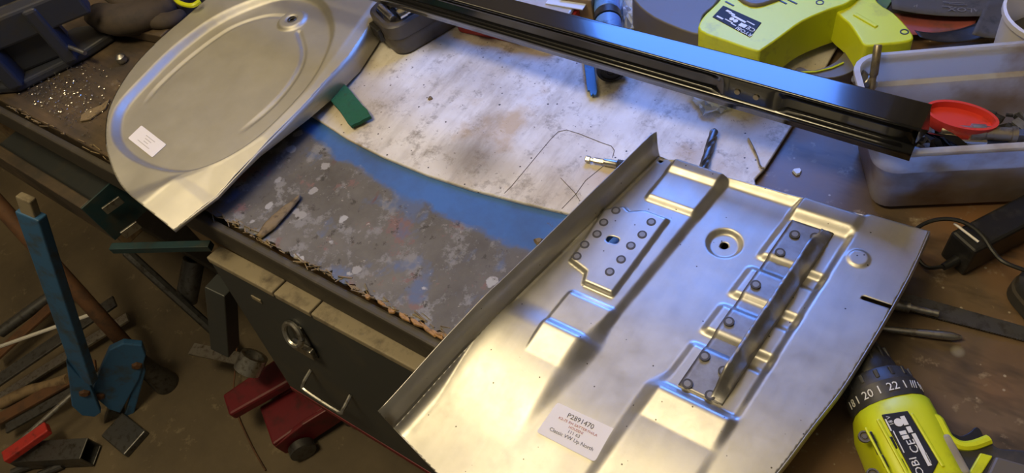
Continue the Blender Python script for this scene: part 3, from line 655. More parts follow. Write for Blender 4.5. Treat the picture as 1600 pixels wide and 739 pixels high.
# ------------------------------------------------------------------ socket set
cs = thing('socket_case', 'grey plastic socket set case with chrome sockets beside the arch panel', 'tool case', (-.36, .42, ZB))
CM = frame((-.331, .349, ZB), (.92, -.38, 0)) @ Matrix.Translation((-.080, 0, 0))
def cring(ins, z, r_=.022): return [CM @ Vector((p[0], p[1], z)) for p in rrect(ins, ins, .080 - ins, .24 - ins, r_)]
rows = [cring(.006, 0), cring(.003, .004), cring(.0, .026), cring(.0015, .030), cring(.0, .034), cring(.0, .053), cring(.003, .056), cring(.008, .056), cring(.010, .050), cring(.013, .046)]
m = MB(); m.strip(rows, closed=True); n = len(rows[0]); m.f += [tuple(range(n))[::-1], tuple(range(9 * n, 10 * n))]; m.m += [0, 0]
m.build('case_shell', 'case_plastic', cs, smooth=True, angle=40)
MB().box((.030, -.003, .030), (.030, .008, .022), CM).build('latch', 'black_plastic', cs, bevel=.002)
nth = ('rightmost', 'second from the right', 'third from the right', 'leftmost')
for k in range(4):
    for j in range(2):
        rr = .0080 - .0004 * k; xx = .066 - .0165 * k; yy = .026 + .040 * j + .004 * (k % 2)
        Mx = CM @ Matrix.Translation((xx, yy, .052 + rr)) @ Matrix.Rotation(-math.pi / 2, 4, 'X')
        m = MB(); m.lathe([(rr * .6, .004), (rr * .62, 0), (rr, .0006), (rr, .012), (rr * .86, .013), (rr * .86, .030), (rr * .5, .031), (rr * .5, .026)], 16, Mx)
        tag(m.build('chrome_socket', 'chrome', None, smooth=True), 'chrome socket in the %s row of the grey case, %s' % (('front', 'rear')[j], nth[k]), 'socket', 'sockets in the grey case')
m = MB(); m.lathe([(.0045, 0), (.0055, .001), (.0055, .042), (.0045, .043)], 12, CM @ Matrix.Translation((.020, .018, .058)) @ Matrix.Rotation(math.pi / 2, 4, 'Y'))
tag(m.build('extension_bar', 'tool_steel', None, smooth=True), 'short steel extension bar across the front of the socket case', 'bar')

# red organiser case under the beam
rc = thing('red_case', 'flat red plastic case with clear lid lying behind the black beam', 'case', (-.19, .50, ZB))
a = P(712, 50, ZB); b_ = P(872, 82, ZB); RMx = frame(a, (b_ - a)); Lr = (b_ - a).length
o_ = rrect(0, 0, Lr, .125, .012)
MB().prism(o_, 0, .020, RMx).build('case_base', 'red_plastic', rc, bevel=.003)
MB().prism(rrect(.004, .004, Lr - .004, .121, .010), .0202, .027, RMx).build('clear_lid', 'clear_plastic', rc, bevel=.002)
for k in (.30, .62): MB().box((Lr * k, -.002, .014), (.026, .005, .012), RMx).build('catch', 'red_plastic', rc, bevel=.0015)
MB().box((Lr * .90, .085, .0285), (.060, .045, .002), RMx @ Matrix.Rotation(0, 4, 'Z')).build('card_insert', 'card', rc, bevel=.0006)
for k in range(4): MB().box((Lr * .90 - .02 + .012 * k, .085 + .004 * (k % 2), .0298), (.008, .018, .0008), RMx).build('printed_block', 'white_print' if k % 2 else 'data_plate', rc)
# wooden block and blue air tool beyond the beam
m = MB().box((0, 0, .018), (.05, .03, .036), rotz((P(925, 12, .03).x - .025, P(925, 12, .03).y + .01, ZB), .1)); tag(m.build('wood_block', 'wood_rod', None, bevel=.002), 'small brown wooden block beside the blue air tool', 'wood block')
q = P(955, 113, .028); q2 = P(948, 6, .032); q.z = q2.z = ZB + .0215
at = thing('air_tool', 'blue and black cylindrical air tool lying under the beam', 'air tool', (q.x, q.y + .05, ZB))
d = (q2 - q); L = d.length; Mx = frame(q, d) @ Matrix.Rotation(math.pi / 2, 4, 'Y')
MB().lathe([(.003, .0015), (.006, .0015), (.0065, 0), (.0085, 0), (.009, .002), (.014, .002), (.0145, .0), (.0185, .0005), (.0195, .003), (.0195, .030), (.017, .032)], 28, Mx).build('end_cap', 'rubber', at, smooth=True)
MB().lathe([(.017, .032), (.0185, .034), (.0185, L * .72), (.0165, L * .74)], 24, Mx).build('barrel', 'blue_tool', at, smooth=True)
MB().lathe([(.0195, L * .74), (.0195, L * .84)], 24, Mx).build('band', 'black_plastic', at, smooth=True)
MB().lathe([(.0165, L * .84), (.0185, L * .86), (.0185, L * 1.3), (.012, L * 1.36)], 24, Mx).build('nose', 'blue_tool', at, smooth=True)
MB().box((.013, -.010, .008), (.012, .006, .006), frame(q, d) @ Matrix.Translation((0, -.010, -.018))).build('trigger_stop', 'dark_steel', at, bevel=.001)
m = MB(); sp = [P(*p, ZB + .004) for p in ((911, 88), (926, 88), (937, 152), (919, 151))]
ax = (sp[3] - sp[0]).normalized(); Mx = frame((sp[0] + sp[1]) / 2 - ax * .05, ax); Ls = (sp[3] - sp[0]).length + .05
m.prism([(0, -.0065), (Ls - .010, -.0065), (Ls - .010, -.0035), (Ls, -.0035), (Ls, -.001), (Ls - .004, 0), (Ls, .001), (Ls, .0045), (Ls - .008, .0065), (0, .0065)], .0005, .0030, Mx)
tag(m.build('flat_strip', 'blue_steel', None, bevel=.0004), 'flat blue-grey steel strip with notched end poking out below the beam', 'strip')

# ------------------------------------------------------------------ lime reciprocating saw
saw = thing('reciprocating_saw', 'lime green and grey reciprocating saw lying on its side behind the beam', 'power saw', (.15, .6, ZB))
ZT = .078
def flat(pts, z=ZT): return [tuple(P(x, y, z).to_2d()) for x, y in pts]
MB().prism(spline(flat([(1092, 48), (1096, 28), (1120, 4), (1160, -38), (1240, -75), (1330, -60), (1352, -25), (1330, 2), (1298, 14), (1256, 32), (1222, 56), (1192, 77), (1180, 80), (1135, 65)]), 3, True), .022, ZT, top=.985).build('body', 'lime_plastic', saw, bevel=.006, seg=3, smooth=True)
MB().prism(spline(flat([(1306, 8), (1340, -40), (1372, 2), (1396, 18), (1418, 40), (1430, 60), (1412, 67), (1380, 70), (1352, 72), (1340, 56), (1326, 36), (1312, 24)], .07), 3, True), .026, .070, top=.97).build('handle', 'lime_plastic', saw, bevel=.006, seg=3, smooth=True)
MB().prism(spline(flat([(1352, 72), (1340, 55), (1332, 62), (1306, 96), (1270, 110), (1250, 104), (1244, 112), (1290, 122), (1330, 112), (1352, 86)], .03), 3, True), ZB + .001, .030).build('rubber_grip', 'grey_plastic', saw, bevel=.003, smooth=True)
m = MB(); pts = [P(*p, .0315) for p in ((1248, 113), (1275, 112), (1300, 106), (1318, 98))]; m.tube(pts, .0011, 6).build('lime_piping', 'lime_plastic', saw)
MB().prism(spline(flat([(1150, -10), (1172, 11), (1205, 6), (1240, -14), (1200, -40)], ZT), 3, True), .070, ZT + .004).build('trigger_guard', 'grey_plastic', saw, bevel=.003, smooth=True)
MB().prism(spline(flat([(1093, 58), (1050, 44), (1008, 22), (985, -8), (1010, -45), (1070, -60), (1130, -40), (1124, 2), (1100, 26), (1096, 46)], .066), 3, True), .014, .068, top=.96).build('nose_boot', 'grey_plastic', saw, bevel=.007, seg=3, smooth=True)
for px, py, z in ((1413, 50, .070), (1281, 4, ZT), (1171, 78, ZT - .006), (1101, 45, ZT - .008)):
    q = P(px, py, z); MB().lathe([(.0048, -.001), (.0048, .0006), (.0034, .0006), (.0032, -.0005), (.0008, -.0005)], 16, Matrix.Translation(q)).build('screw_recess', 'charcoal_plastic', saw)
for px in (1140, 1222, 1238): 
    q = P(px, 6 if px < 1200 else 3, ZT); MB().box((0, 0, 0), (.014, .002, .001), rotz((q.x, q.y, ZT + .0002), -.35)).build('vent_slot', 'black_plastic', saw)
# handle ridge
a_, b_ = P(1335, 22, .0705), P(1370, 42, .0705); MB().box(((b_ - a_).length / 2, 0, 0), ((b_ - a_).length, .005, .003), frame(a_, b_ - a_)).build('handle_ridge', 'lime_plastic', saw, bevel=.001)
pl = flat([(1113, 27), (1130, 9), (1190, 36), (1172, 59)], ZT); dp = MB().prism([tuple(Vector(p)) for p in pl], ZT - .0004, ZT + .0008).build('data_plate', 'data_plate', saw, bevel=.0006)
pa, pb, pc, pd = [P(x, y, ZT + .001) for x, y in ((1113, 27), (1130, 9), (1190, 36), (1172, 59))]
uxs = -(pb - pa).cross(Vector((0, 0, 1))).normalized() * -1
ex = (pd - pa).normalized(); ey = (pb - pa).normalized()
def on_plate(body, s, k, size, flip, stretch=1.0):
    o0 = pa + (pd - pa) * s + (pb - pa) * k; x_ = -ex if flip else ex; text('lettering', body, frame(o0, x_), size, 'white_print', dp, stretch=stretch)
on_plate('RYOBI', .80, .17, .0075, True, 1.15); on_plate('CE', .88, .52, .0085, True, 1.2)
for s_, k_, wd, ht in ((.50, .72, .022, .0028), (.30, .80, .008, .003), (.20, .84, .008, .003), (.64, .46, .0045, .006), (.72, .48, .0045, .006), (.50, .24, .008, .0014), (.36, .30, .012, .0014), (.14, .22, .010, .0022), (.78, .84, .012, .0014)):
    o0 = pa + (pd - pa) * s_ + (pb - pa) * k_; MB().box((0, 0, 0), (wd, ht, .0003), frame(o0, ex)).build('printed_bar', 'white_print', dp)
for k in range(2):
    o0 = pa + (pd - pa) * (.38 + .10 * k) + (pb - pa) * .50; MB().lathe([(.0030, 0), (.0030, .0003), (.0014, .0003)], 14, Matrix.Translation(o0)).build('printed_symbol', 'white_print', dp)

# ------------------------------------------------------------------ lime drill driver, lying on its side
dr = thing('drill_driver', 'lime green drill driver lying on the brown bench with chuck under the panel', 'power drill', (.45, .08, 0))
zd = .040
A0 = P(1346, 555, zd); A1 = P(1441, 742, zd); ax = (A1 - A0).normalized(); side = Vector((0, 0, 1)).cross(ax)   # side: left of the axis seen from above
DM = frame(A0, ax); Lz = DM @ Matrix.Rotation(math.pi / 2, 4, 'Y')
def al(px, py):  # axial position of a pixel
    return (P(px, py, zd) - A0).dot(ax)
c0_ = al(1362, 592); c1_ = al(1391, 640)
m = MB(); prof = [(.006, -.012), (.014, -.011), (.0165, -.008), (.0205, c0_ - .012), (.022, c0_ - .006), (.022, c0_)]
m.lathe(prof, 24, Lz).build('chuck', 'black_plastic', dr, smooth=True)
for k in range(12):
    th = 2 * math.pi * k / 12; MB().box((c0_ * .45, 0, .0195), (c0_ * .75, .0022, .003), DM @ Matrix.Rotation(th, 4, 'X')).build('chuck_rib', 'black_plastic', dr, bevel=.0006)
cl = MB().lathe([(.022, c0_), (.0255, c0_ + .001), (.0275, c0_ + .004), (.0295, c1_ - .016), (.0305, c1_ - .0155), (.0305, c1_)], 40, Lz).build('torque_collar', 'charcoal_plastic', dr, smooth=True)
for k in range(14):
    th = 2 * math.pi * (k + .5) / 14; MB().box(((c0_ + c1_ - .016) / 2, 0, .0283), (c1_ - c0_ - .022, .0035, .0022), DM @ Matrix.Rotation(th, 4, 'X')).build('collar_rib', 'charcoal_plastic', cl, bevel=.0008)
def on_ring(body, th, size=.0078):
    # lettering on the collar, reading along the circumference
    q = DM @ Vector((c1_ - .008, -math.sin(th) * .0306, math.cos(th) * .0306)); nrm = (DM.to_3x3() @ Vector((0, -math.sin(th), math.cos(th)))); tang = (DM.to_3x3() @ Vector((0, math.cos(th), math.sin(th))))
    text('lettering', body, frame(q + nrm * .0002, -tang if False else tang * -1, nrm) if False else frame(q + nrm * .0003, tang, nrm), size, 'white_print', cl)
TS = 1
for body, th in (('18', -1.30), ('I', -1.02), ('20', -.68), ('I', -.36), ('22', .0), ('I', .34), ('///', .64), ('I', .94), ('1', 1.2)): on_ring(body, -th, .0098)
# gear case / motor housing: rounded box section swept along the axis
def dsec(t_, hw, zt, zb, rr=.014, sh_=.0):
    return [DM @ Vector((t_, p[0], p[1])) for p in rrect(-hw, zb, hw - sh_, zt, rr, 4)]
e1 = c1_ + .135
rows = [dsec(c1_ - .001, .0285, .0285, -.0285, .027), dsec(c1_ + .003, .0315, .031, -.031, .026, .001), dsec(c1_ + .016, .0340, .033, -.033, .018, .007), dsec(c1_ + .045, .0345, .033, -.033, .014, .012), dsec(c1_ + .11, .0345, .033, -.033, .014, .012), dsec(e1, .030, .029, -.029, .016, .010)]
m = MB(); m.strip(rows, closed=True); n = len(rows[0]); m.f += [tuple(range(n))[::-1], tuple(range(5 * n, 6 * n))]; m.m += [0, 0]
hs = m.build('motor_housing', 'lime_plastic', dr, smooth=True, bevel=.0)
def hpos(px, py, z=zd + .0335):
    return P(px, py, z)
pcs = [hpos(1377, 648), hpos(1418, 642), hpos(1466, 722), hpos(1456, 742), hpos(1452, 782), hpos(1440, 768)]
dpl = MB().prism([tuple(p.to_2d()) for p in pcs], zd + .0325, zd + .0345).build('data_plate', 'data_plate', dr, bevel=.0008)
def on_dp(body, px, py, size, stretch=1.0, flip=1): text('lettering', body, frame(hpos(px, py, zd + .0346), -ax * flip), size, 'white_print', dpl, stretch=stretch)
on_dp('RYOBI', 1439, 740, .0078, 1.2); on_dp('CE', 1427, 697, .0085, 1.1); on_dp('18 V', 1391, 657, .0042)
for px, py, L_, w_ in ((1413, 657, .0075, .0035), (1421, 671, .0050, .0035), (1440, 702, .026, .0030), (1411, 676, .003, .005), (1415, 683, .003, .005), (1388, 664, .010, .0012), (1404, 690, .018, .0008), (1450, 715, .008, .001)):
    MB().box((0, 0, 0), (L_, w_, .0003), frame(hpos(px, py, zd + .0347), ax)).build('printed_bar', 'white_print', dpl)
MB().lathe([(.0034, 0), (.0034, .0003), (.0019, .0003)], 14, Matrix.Translation(hpos(1404, 660, zd + .0346))).build('printed_symbol', 'white_print', dpl)
for px, py in ((1363, 684), (1370, 701), (1381, 721), (1395, 692), (1411, 727)):
    MB().box((0, 0, 0), (.010, .0035, .0016), frame(hpos(px, py, zd + .0325), ax)).build('vent_slot', 'black_plastic', dr, bevel=.0006)
for px, py in ((1351, 682), (1364, 741)):
    MB().lathe([(.0048, -.002), (.0048, .0006), (.0036, .0006), (.0034, -.001), (.0020, -.001), (.0019, .0003), (.0006, .0003)], 16, Matrix.Translation(hpos(px, py, zd + .0325))).build('screw', 'grey_plastic', dr, smooth=True)
for (pa_, pb_), w_ in ((((1371, 655), (1424, 752)), .0030), (((1424, 646), (1474, 730)), .0030), (((1352, 668), (1396, 752)), .0022)):
    qa, qb = hpos(pa_[0], pa_[1], zd + .0330), hpos(pb_[0], pb_[1], zd + .0330); MB().box(((qb - qa).length / 2, 0, 0), ((qb - qa).length, w_, .0026), frame(qa, qb - qa)).build('housing_rib', 'lime_plastic', dr, bevel=.001)
# pistol grip to the right, charcoal overmould with lime line, trigger, direction switch
gz0, gz1 = .016, .064
grip = spline(flat([(1452, 655), (1478, 668), (1490, 690), (1515, 697), (1545, 690), (1562, 700), (1600, 703), (1680, 715), (1700, 790), (1600, 800), (1500, 790), (1470, 735), (1455, 690)], gz1), 3, True)
MB().prism(grip, gz0, gz1, top=.985).build('grip', 'charcoal_plastic', dr, bevel=.007, seg=3, smooth=True)
pts = [P(*p, gz1 + .001) for p in ((1448, 652), (1464, 655), (1472, 668), (1482, 685), (1500, 696), (1520, 696), (1545, 687))]
MB().tube([Vector(p) for p in spline([tuple(p) for p in pts], 4)], .0040, 8).build('lime_piping', 'lime_plastic', dr, smooth=True)
trg = spline(flat([(1483, 675), (1500, 681), (1515, 675), (1524, 667), (1532, 670), (1537, 686), (1520, 698), (1495, 696)], .052), 3, True)
MB().prism(trg, .030, .052, top=.97).build('trigger', 'black_plastic', dr, bevel=.003, smooth=True)
q = P(1487, 713, gz1); MB().box((0, 0, .002), (.033, .011, .008), frame((q.x, q.y, gz1), ax)).build('direction_switch', 'tub_plastic', dr, bevel=.003, seg=3)
MB().prism(flat([(1532, 707), (1552, 712), (1528, 750), (1508, 748)], gz1 + .002), gz1 - .004, gz1 + .002).build('lime_stripe', 'lime_plastic', dr, bevel=.001)
MB().prism(flat([(1556, 712), (1620, 730), (1600, 770), (1536, 755)], gz1 + .003), gz1 - .004, gz1 + .003).build('rubber_pad', 'grey_plastic', dr, bevel=.002)

MB().prism(flat([(1690, 690), (1790, 715), (1800, 850), (1690, 850)], .07), .004, .072).build('battery_pack', 'charcoal_plastic', dr, bevel=.006, seg=3)

# ------------------------------------------------------------------ things on the brown bench at right
ad = thing('power_adapter', 'black rectangular mains adapter lying beside the plastic tub', 'adapter', (.46, .37, 0))
a_ = P(1500, 431, .0); b_ = P(1470, 395, .0); 
AM = frame(P(1503, 432, 0), P(1600, 381, 0) - P(1503, 432, 0))
wd_ = .030
MB().box((.065, wd_ / 2, .021), (.13, wd_, .041), AM).build('adapter_body', 'black_plastic', ad, bevel=.003, seg=2)
for k in range(3): MB().box((.090 + .006 * k, wd_ / 2 + .004, .0417), (.002, .014, .0012), AM).build('vent_rib', 'charcoal_plastic', ad)
MB().lathe([(.0055, -.002), (.0045, .010), (.0035, .016)], 12, AM @ Matrix.Translation((0, .012, .014)) @ Matrix.Rotation(-math.pi / 2, 4, 'Y')).build('strain_relief', 'wire_rubber', ad, smooth=True)
cp = [AM @ Vector((-.014, .012, .014)), P(1450, 418, .006), P(1435, 405, .004), P(1424, 385, .008), P(1428, 362, .03), P(1450, 347, .044), P(1480, 342, .050), P(1510, 349, .052), P(1535, 368, .050), P(1552, 393, .046), P(1570, 410, .046), P(1612, 426, .046)]
MB().tube([Vector(p) for p in spline([tuple(p) for p in cp], 6)], .0021, 8).build('cable', 'wire_rubber', ad, smooth=True)
MB().tube([P(1491, 349, .044), P(1529, 378, .044)], .0012, 6).build('white_edge_mark', 'label_paper', ad)
ch = thing('battery_charger', 'dark battery charger cut by the right edge of the picture', 'charger', (.52, .34, 0))
q = P(1560, 470, 0); HM = frame(P(1556, 452, 0), (.75, -.66, 0))
def hring(ins, z, r_=.02): return [HM @ Vector((p[0], p[1], z)) for p in rrect(ins, ins, .11 - ins, .10 - ins, r_)]
rows = [hring(.003, 0), hring(0, .003), hring(0, .016)]
m = MB(); m.strip(rows, closed=True); n = len(rows[0]); m.f.append(tuple(range(n))[::-1]); m.m.append(0); m.build('charger_base', 'charcoal_plastic', ch, smooth=True, angle=40)
rows = [hring(.0, .0162), hring(.001, .020)]; MB().strip(rows, closed=True).build('seam_band', 'case_plastic', ch, smooth=True)
rows = [hring(.001, .0201), hring(.0015, .029), hring(.006, .035), hring(.016, .036), hring(.020, .033)]
m = MB(); m.strip(rows, closed=True); m.f.append(tuple(range(4 * n, 5 * n))); m.m.append(0); m.build('charger_top', 'charcoal_plastic', ch, smooth=True, angle=40)
# saw blade, hex bolt and pointed rod poking out from under the panel
a_, b_ = P(1404, 466, .004), P(1640, 525, .004); sbm = frame(a_, b_ - a_); Lb = (b_ - a_).length; m = MB()
low = [(0, -.010)] + [(Lb * i / 120, -.010 - (.0011 if i % 2 else 0)) for i in range(1, 120)] + [(Lb, -.010)]
m.prism(low + [(Lb, .004), (Lb * .4, .0075), (.012, .009), (0, .004)], 0, .0013, sbm @ Matrix.Translation((0, 0, -.003))); tag(m.build('saw_blade', 'dark_steel', None), 'dark toothed saw blade lying on the brown bench', 'saw blade')
a_, b_ = P(1396, 476, .007), P(1467, 491, .007)
rod('steel_bolt', 'small bolt lying across the saw blade beside the panel slot', 'bolt', a_ + Vector((0, 0, .001)), b_ + Vector((0, 0, .001)), .004, 'tool_steel', 12, lambda L: [(.0055, 0), (.0055, .010), (.0058, .0105), (.0058, .014), (.0034, .0145), (.0034, L - .001), (.0026, L)])
a_, b_ = P(1365, 512, .0045), P(1502, 527, .0045)
rod('pointed_punch', 'long tapered steel punch with a dark tip below the saw blade', 'punch', a_, b_, .004, 'tool_steel', 14, lambda L: [(.0030, 0), (.0032, L * .3), (.0042, L * .75), (.0040, L * .9), (.0018, L)])
for px, py, s in ((1246, 268, .006), (1417, 604, .004)):
    q = P(px, py, 0); m = MB(); v = [(s * random.uniform(.6, 1) * math.cos(k * .7), s * random.uniform(.6, 1) * math.sin(k * .7)) for k in range(9)]; m.prism(v, -.001, .0015, Matrix.Translation(q), top=.8)
    tag(m.build('paint_flake', 'card' if py < 300 else 'orange_tag', None), 'grey-blue paint flake between tub and white board' if py < 300 else 'small yellow paint flake near the drill collar', 'flake')

# ------------------------------------------------------------------ top right: abrasive sheets, strip, white tub
def curved_sheet(name, label, cat, pts, z0, lift, mat, th=.0006, nx=12, ny=6, curl=1.0):
    c4 = [P(*p, z0) for p in pts]; m = MB(); rows = []
    for i in range(ny + 1):
        s = i / ny; l_ = c4[0].lerp(c4[3], s); r_ = c4[1].lerp(c4[2], s); rows.append([(l_.lerp(r_, k / nx).x, l_.lerp(r_, k / nx).y, z0 + lift * (abs(2 * k / nx - 1) ** 2 * curl + .3 * s)) for k in range(nx + 1)])
    m.strip(rows); return tag(m.build(name, mat, None, smooth=True, solid=th), label, cat)
curved_sheet('abrasive_sheet', 'faded red abrasive sheet under the black sandpaper', 'sandpaper', [(1395, 25), (1530, 20), (1520, 45), (1418, 60)], .010, .004, 'red_paper')
s1 = curved_sheet('abrasive_sheet', 'black sandpaper sheet with upside-down printing behind the tub', 'sandpaper', [(1385, -40), (1600, -40), (1555, 32), (1392, 22)], .022, .006, 'sandpaper')
W[s1.name] = Vector(s1.location)
curved_sheet('abrasive_sheet', 'dark grey sandpaper sheet sloping behind the white tub', 'sandpaper', [(1540, 8), (1640, -20), (1600, 62), (1515, 62)], .032, .006, 'sandpaper')
curved_sheet('abrasive_sheet', 'thin black abrasive sheet curled up along the tub rim', 'sandpaper', [(1425, 60), (1545, 38), (1560, 66), (1432, 74)], .016, .012, 'black_plastic')
xs_ = (P(1400, 10, .03) - P(1530, 20, .03)).normalized()
for body, px, py, s in (('ALOX', 1507, 15, .0115), ('P 12', 1422, 8, .0085)):
    text('lettering', body, frame(P(px, py, .0262), xs_), s, 'grey_print', s1, stretch=1.2)
for px, py, wd in ((1497, 7, .020), (1480, 10, .012), (1490, 4, .024)): MB().box((0, 0, 0), (wd, .0012, .0003), frame(P(px, py, .0262), xs_)).build('printed_line', 'grey_print', s1)
m = MB().box((0, 0, .004), (.09, .016, .007), frame(P(1378, 12, .02), P(1400, -20, .02) - P(1378, 12, .02)) @ Matrix.Translation((.02, 0, 0))); tag(m.build('green_strip', 'green_paper', None, bevel=.001), 'green plastic strip beside the saw handle', 'strip')
q = P(1655, 42, .06); m = MB(); m.lathe([(.045, .001), (.052, .002), (.058, .075), (.061, .077), (.061, .083), (.058, .084), (.055, .080), (.050, .01), (.045, .008)], 40, Matrix.Translation((q.x, q.y, 0)))
tag(m.build('white_pot', 'white_tub', None, smooth=True), 'round white plastic pot at the top right corner', 'pot')
# dark oddments seen through the saw handle
for k, (px, py, a__, col, lab_) in enumerate(((1262, 62, .6, 'blue_tool', 'small blue plastic block seen through the saw handle'), (1290, 40, -.5, 'charcoal_plastic', 'dark plastic block seen through the saw handle'), (1300, 62, .2, 'tool_steel', 'grey steel plate seen through the saw handle'))):
    q = P(px, py, 0); m = MB().box((0, 0, .004 + .002 * k), (.05, .022, .006), rotz((q.x, q.y + .02, 0), a__)); tag(m.build('plastic_block' if k < 2 else 'steel_plate', col, None, bevel=.001), lab_, 'block' if k < 2 else 'plate')

# ------------------------------------------------------------------ bench vise at left with swarf
vi = thing('bench_vise', 'dark blue-grey bench vise bolted at the left end of the bench', 'vise', (-.98, .15, 0))
VM = frame((-.985, .115, 0), (.55, .835, 0))    # along the jaw
m = MB()
MB().prism([(-.10, -.035), (-.05, -.062), (.07, -.045), (.125, -.022), (.125, .02), (.06, .05), (-.06, .05), (-.10, .02)], .0005, .016, VM).build('base_plate', 'vise_paint', vi, bevel=.004)
MB().prism([(-.13, -.035), (.05, -.035), (.05, .04), (-.13, .04)], .016, .10, VM, top=.95).build('body', 'vise_paint', vi, bevel=.006)
MB().prism([(-.16, -.055), (.13, -.055), (.13, -.02), (-.16, -.02)], .075, .125, VM).build('jaw', 'vise_paint', vi, bevel=.005)
MB().prism([(-.06, -.07), (-.035, -.07), (-.030, -.03), (-.065, -.03)], .012, .12, VM).build('web', 'vise_paint', vi, bevel=.005)
MB().prism([(.04, -.060), (.062, -.060), (.068, -.03), (.035, -.03)], .012, .12, VM).build('web', 'vise_paint', vi, bevel=.005)
MB().prism([(-.16, .01), (.13, .01), (.13, .05), (-.16, .05)], .085, .13, VM).build('jaw', 'vise_paint', vi, bevel=.005)
MB().box((-.02, -.021, .110), (.27, .006, .03), VM).build('jaw_plate', 'dark_steel', vi, bevel=.001)
a_, b_ = P(62, 56, .05), P(133, 83, .03); MB().tube([a_, b_], .004, 10).build('handle', 'tool_steel', vi, smooth=True)
MB().lathe([(.006, -.005), (.0075, 0), (.006, .006)], 12, Matrix.Translation(a_)).build('handle_knob', 'dark_steel', vi, smooth=True)
for px, py in ((140, 50), (30, 133)):
    q = P(px, py, .004); MB().lathe([(.016, 0), (.016, .002), (.009, .0025), (.009, .010), (.004, .010)], 6, Matrix.Translation((q.x, q.y, .0165 if px < 100 else .001))).build('bolt', 'tool_steel', vi)
q = P(188, 90, .008); m = MB().lathe([(.008, 0), (.0095, .004), (.009, .010), (.004, .014), (.001, .0145)], 14, Matrix.Translation((q.x, q.y, 0))); tag(m.build('dome_nut', 'tool_steel', None, smooth=True), 'dirty domed nut standing on the bench beside the vise', 'nut')
m = MB()
for i in range(700):
    px, py = random.gauss(95, 42), random.gauss(145, 32)
    if px < 8 or px > 190 or py < 70 or py > 132 + px * .62 or (px < 60 and py < 110): continue
    q = P(px, py, .001); s = random.uniform(.0008, .003); m.box((0, 0, 0), (s, s * .6, s * .4), Matrix.Translation((q.x, max(q.y, .006), .0012)) @ Matrix.Rotation(random.uniform(0, 6), 4, 'Z') @ Matrix.Rotation(random.uniform(-.8, .8), 4, 'X'))
tag(m.build('metal_swarf', 'swarf', None), 'bright metal swarf scattered on the bench below the vise', 'swarf', kind='stuff')
m = MB(); q = [P(*p, .0005) for p in ((128, 180), (140, 172), (158, 165), (172, 155), (165, 170), (140, 187), (126, 190))]
m.prism([tuple(p.to_2d()) for p in q], -.0005, .0016); tag(m.build('torn_chip', 'splinter_wood', None), 'pale torn patch of wood on the bench left of the arch panel', 'wood chip')
# gloves / rags behind the vise
def lump(name, label, cat, spine, rad, mat, flat_=.6):
    m = MB(); m.tube([Vector(p) for p in spline(spine, 4)], [float(v[0]) for v in spline([(r_,) for r_ in rad], 4)], 12, flat=flat_)
    return tag(m.build(name, mat, None, smooth=True, sub=1, angle=180), label, cat)
gl = thing('work_glove', 'dark brown leather work glove crumpled behind the vise', 'glove', (-.86, .25, 0))
def gpart(name, spine, rad, fl=.7):
    MB().tube([Vector(p) for p in spline(spine, 4)], [float(v[0]) for v in spline([(r_,) for r_ in rad], 4)], 12, flat=fl).build(name, 'glove_leather', gl, smooth=True, angle=180)
def g3(px, py, z): q = P(px, py, z); return (q.x, q.y, z)
gpart('palm', [g3(150, 22, .03), g3(185, 30, .035), g3(230, 22, .035), g3(265, 5, .03)], [.024, .035, .034, .022])
gpart('finger', [g3(190, 40, .022), g3(165, 34, .020), g3(148, 26, .018)], [.017, .017, .009])
gpart('finger', [g3(215, 12, .045), g3(190, 2, .05), g3(165, -8, .045)], [.017, .016, .009])
gpart('finger', [g3(240, 40, .018), g3(205, 45, .018), g3(165, 42, .016)], [.015, .016, .009])
gpart('thumb', [g3(235, 30, .03), g3(262, 32, .026), g3(285, 20, .02)], [.018, .018, .010])
gpart('cuff', [g3(262, 8, .03), g3(275, -8, .03), g3(290, -28, .03)], [.026, .03, .034])
m = MB().box((0, 0, .010), (.20, .030, .020), frame((P(210, 50, 0).x, P(210, 50, 0).y, 0), P(262, 62, 0) - P(160, 40, 0))); tag(m.build('timber_offcut', 'bench_wood', None, bevel=.002), 'dark timber offcut lying behind the arch panel rim', 'timber')
pts = [P(*p, .06) for p in ((272, -4), (280, 4), (292, 8), (303, 8), (312, 2))]; m = MB(); m.tube([Vector(p) for p in spline([tuple(p) for p in pts], 4)], .004, 8); tag(m.build('lime_strap', 'lime_plastic', None, smooth=True), 'curved lime green strap at the top edge beyond the arch panel', 'strap')

# ------------------------------------------------------------------ under the bench: cabinet door with handle and hasp
dc = thing('tool_cabinet', 'dark grey steel cabinet front with hasp and bow handle below the bench edge', 'cabinet', (-.17, .1, -.62))
TLc = Vector((-.413, -.034, -.062)); TRc = Vector((.22, -.022, -.062)); dn_ = Vector((0, -.046, -.33)); DMx = frame(TLc, TRc - TLc, (TRc - TLc).cross(-dn_) * -1)
Wd = (TRc - TLc).length
xd = (TRc - TLc).normalized(); yd = dn_.normalized(); nd = yd.cross(xd).normalized()
if nd.y > 0: nd = -nd
def D(s, t_, o_=0.0): return TLc + xd * s + yd * t_ + nd * o_
def dbox(name, s0, s1, t0, t1, o0, o1, mat, parent, bevel=.0015):
    m = MB(); m.add([D(s, t_, o_) for o_ in (o0, o1) for s, t_ in ((s0, t0), (s1, t0), (s1, t1), (s0, t1))], [(3, 2, 1, 0), (4, 5, 6, 7), (0, 1, 5, 4), (1, 2, 6, 5), (2, 3, 7, 6), (3, 0, 4, 7)]); return m.build(name, mat, parent, bevel=bevel)
dbox('front_panel', 0, Wd, .006, .34, -.004, 0, 'cabinet_paint', dc)
dbox('bottom_lip', 0, Wd, .34, .352, -.012, .001, 'red_jack', dc)
for s0, s1 in ((.0, .135), (.138, .205), (.208, .385)): dbox('top_strip', s0, s1, -.004, .007, -.024, .002, 'strip_wood', dc, .002)
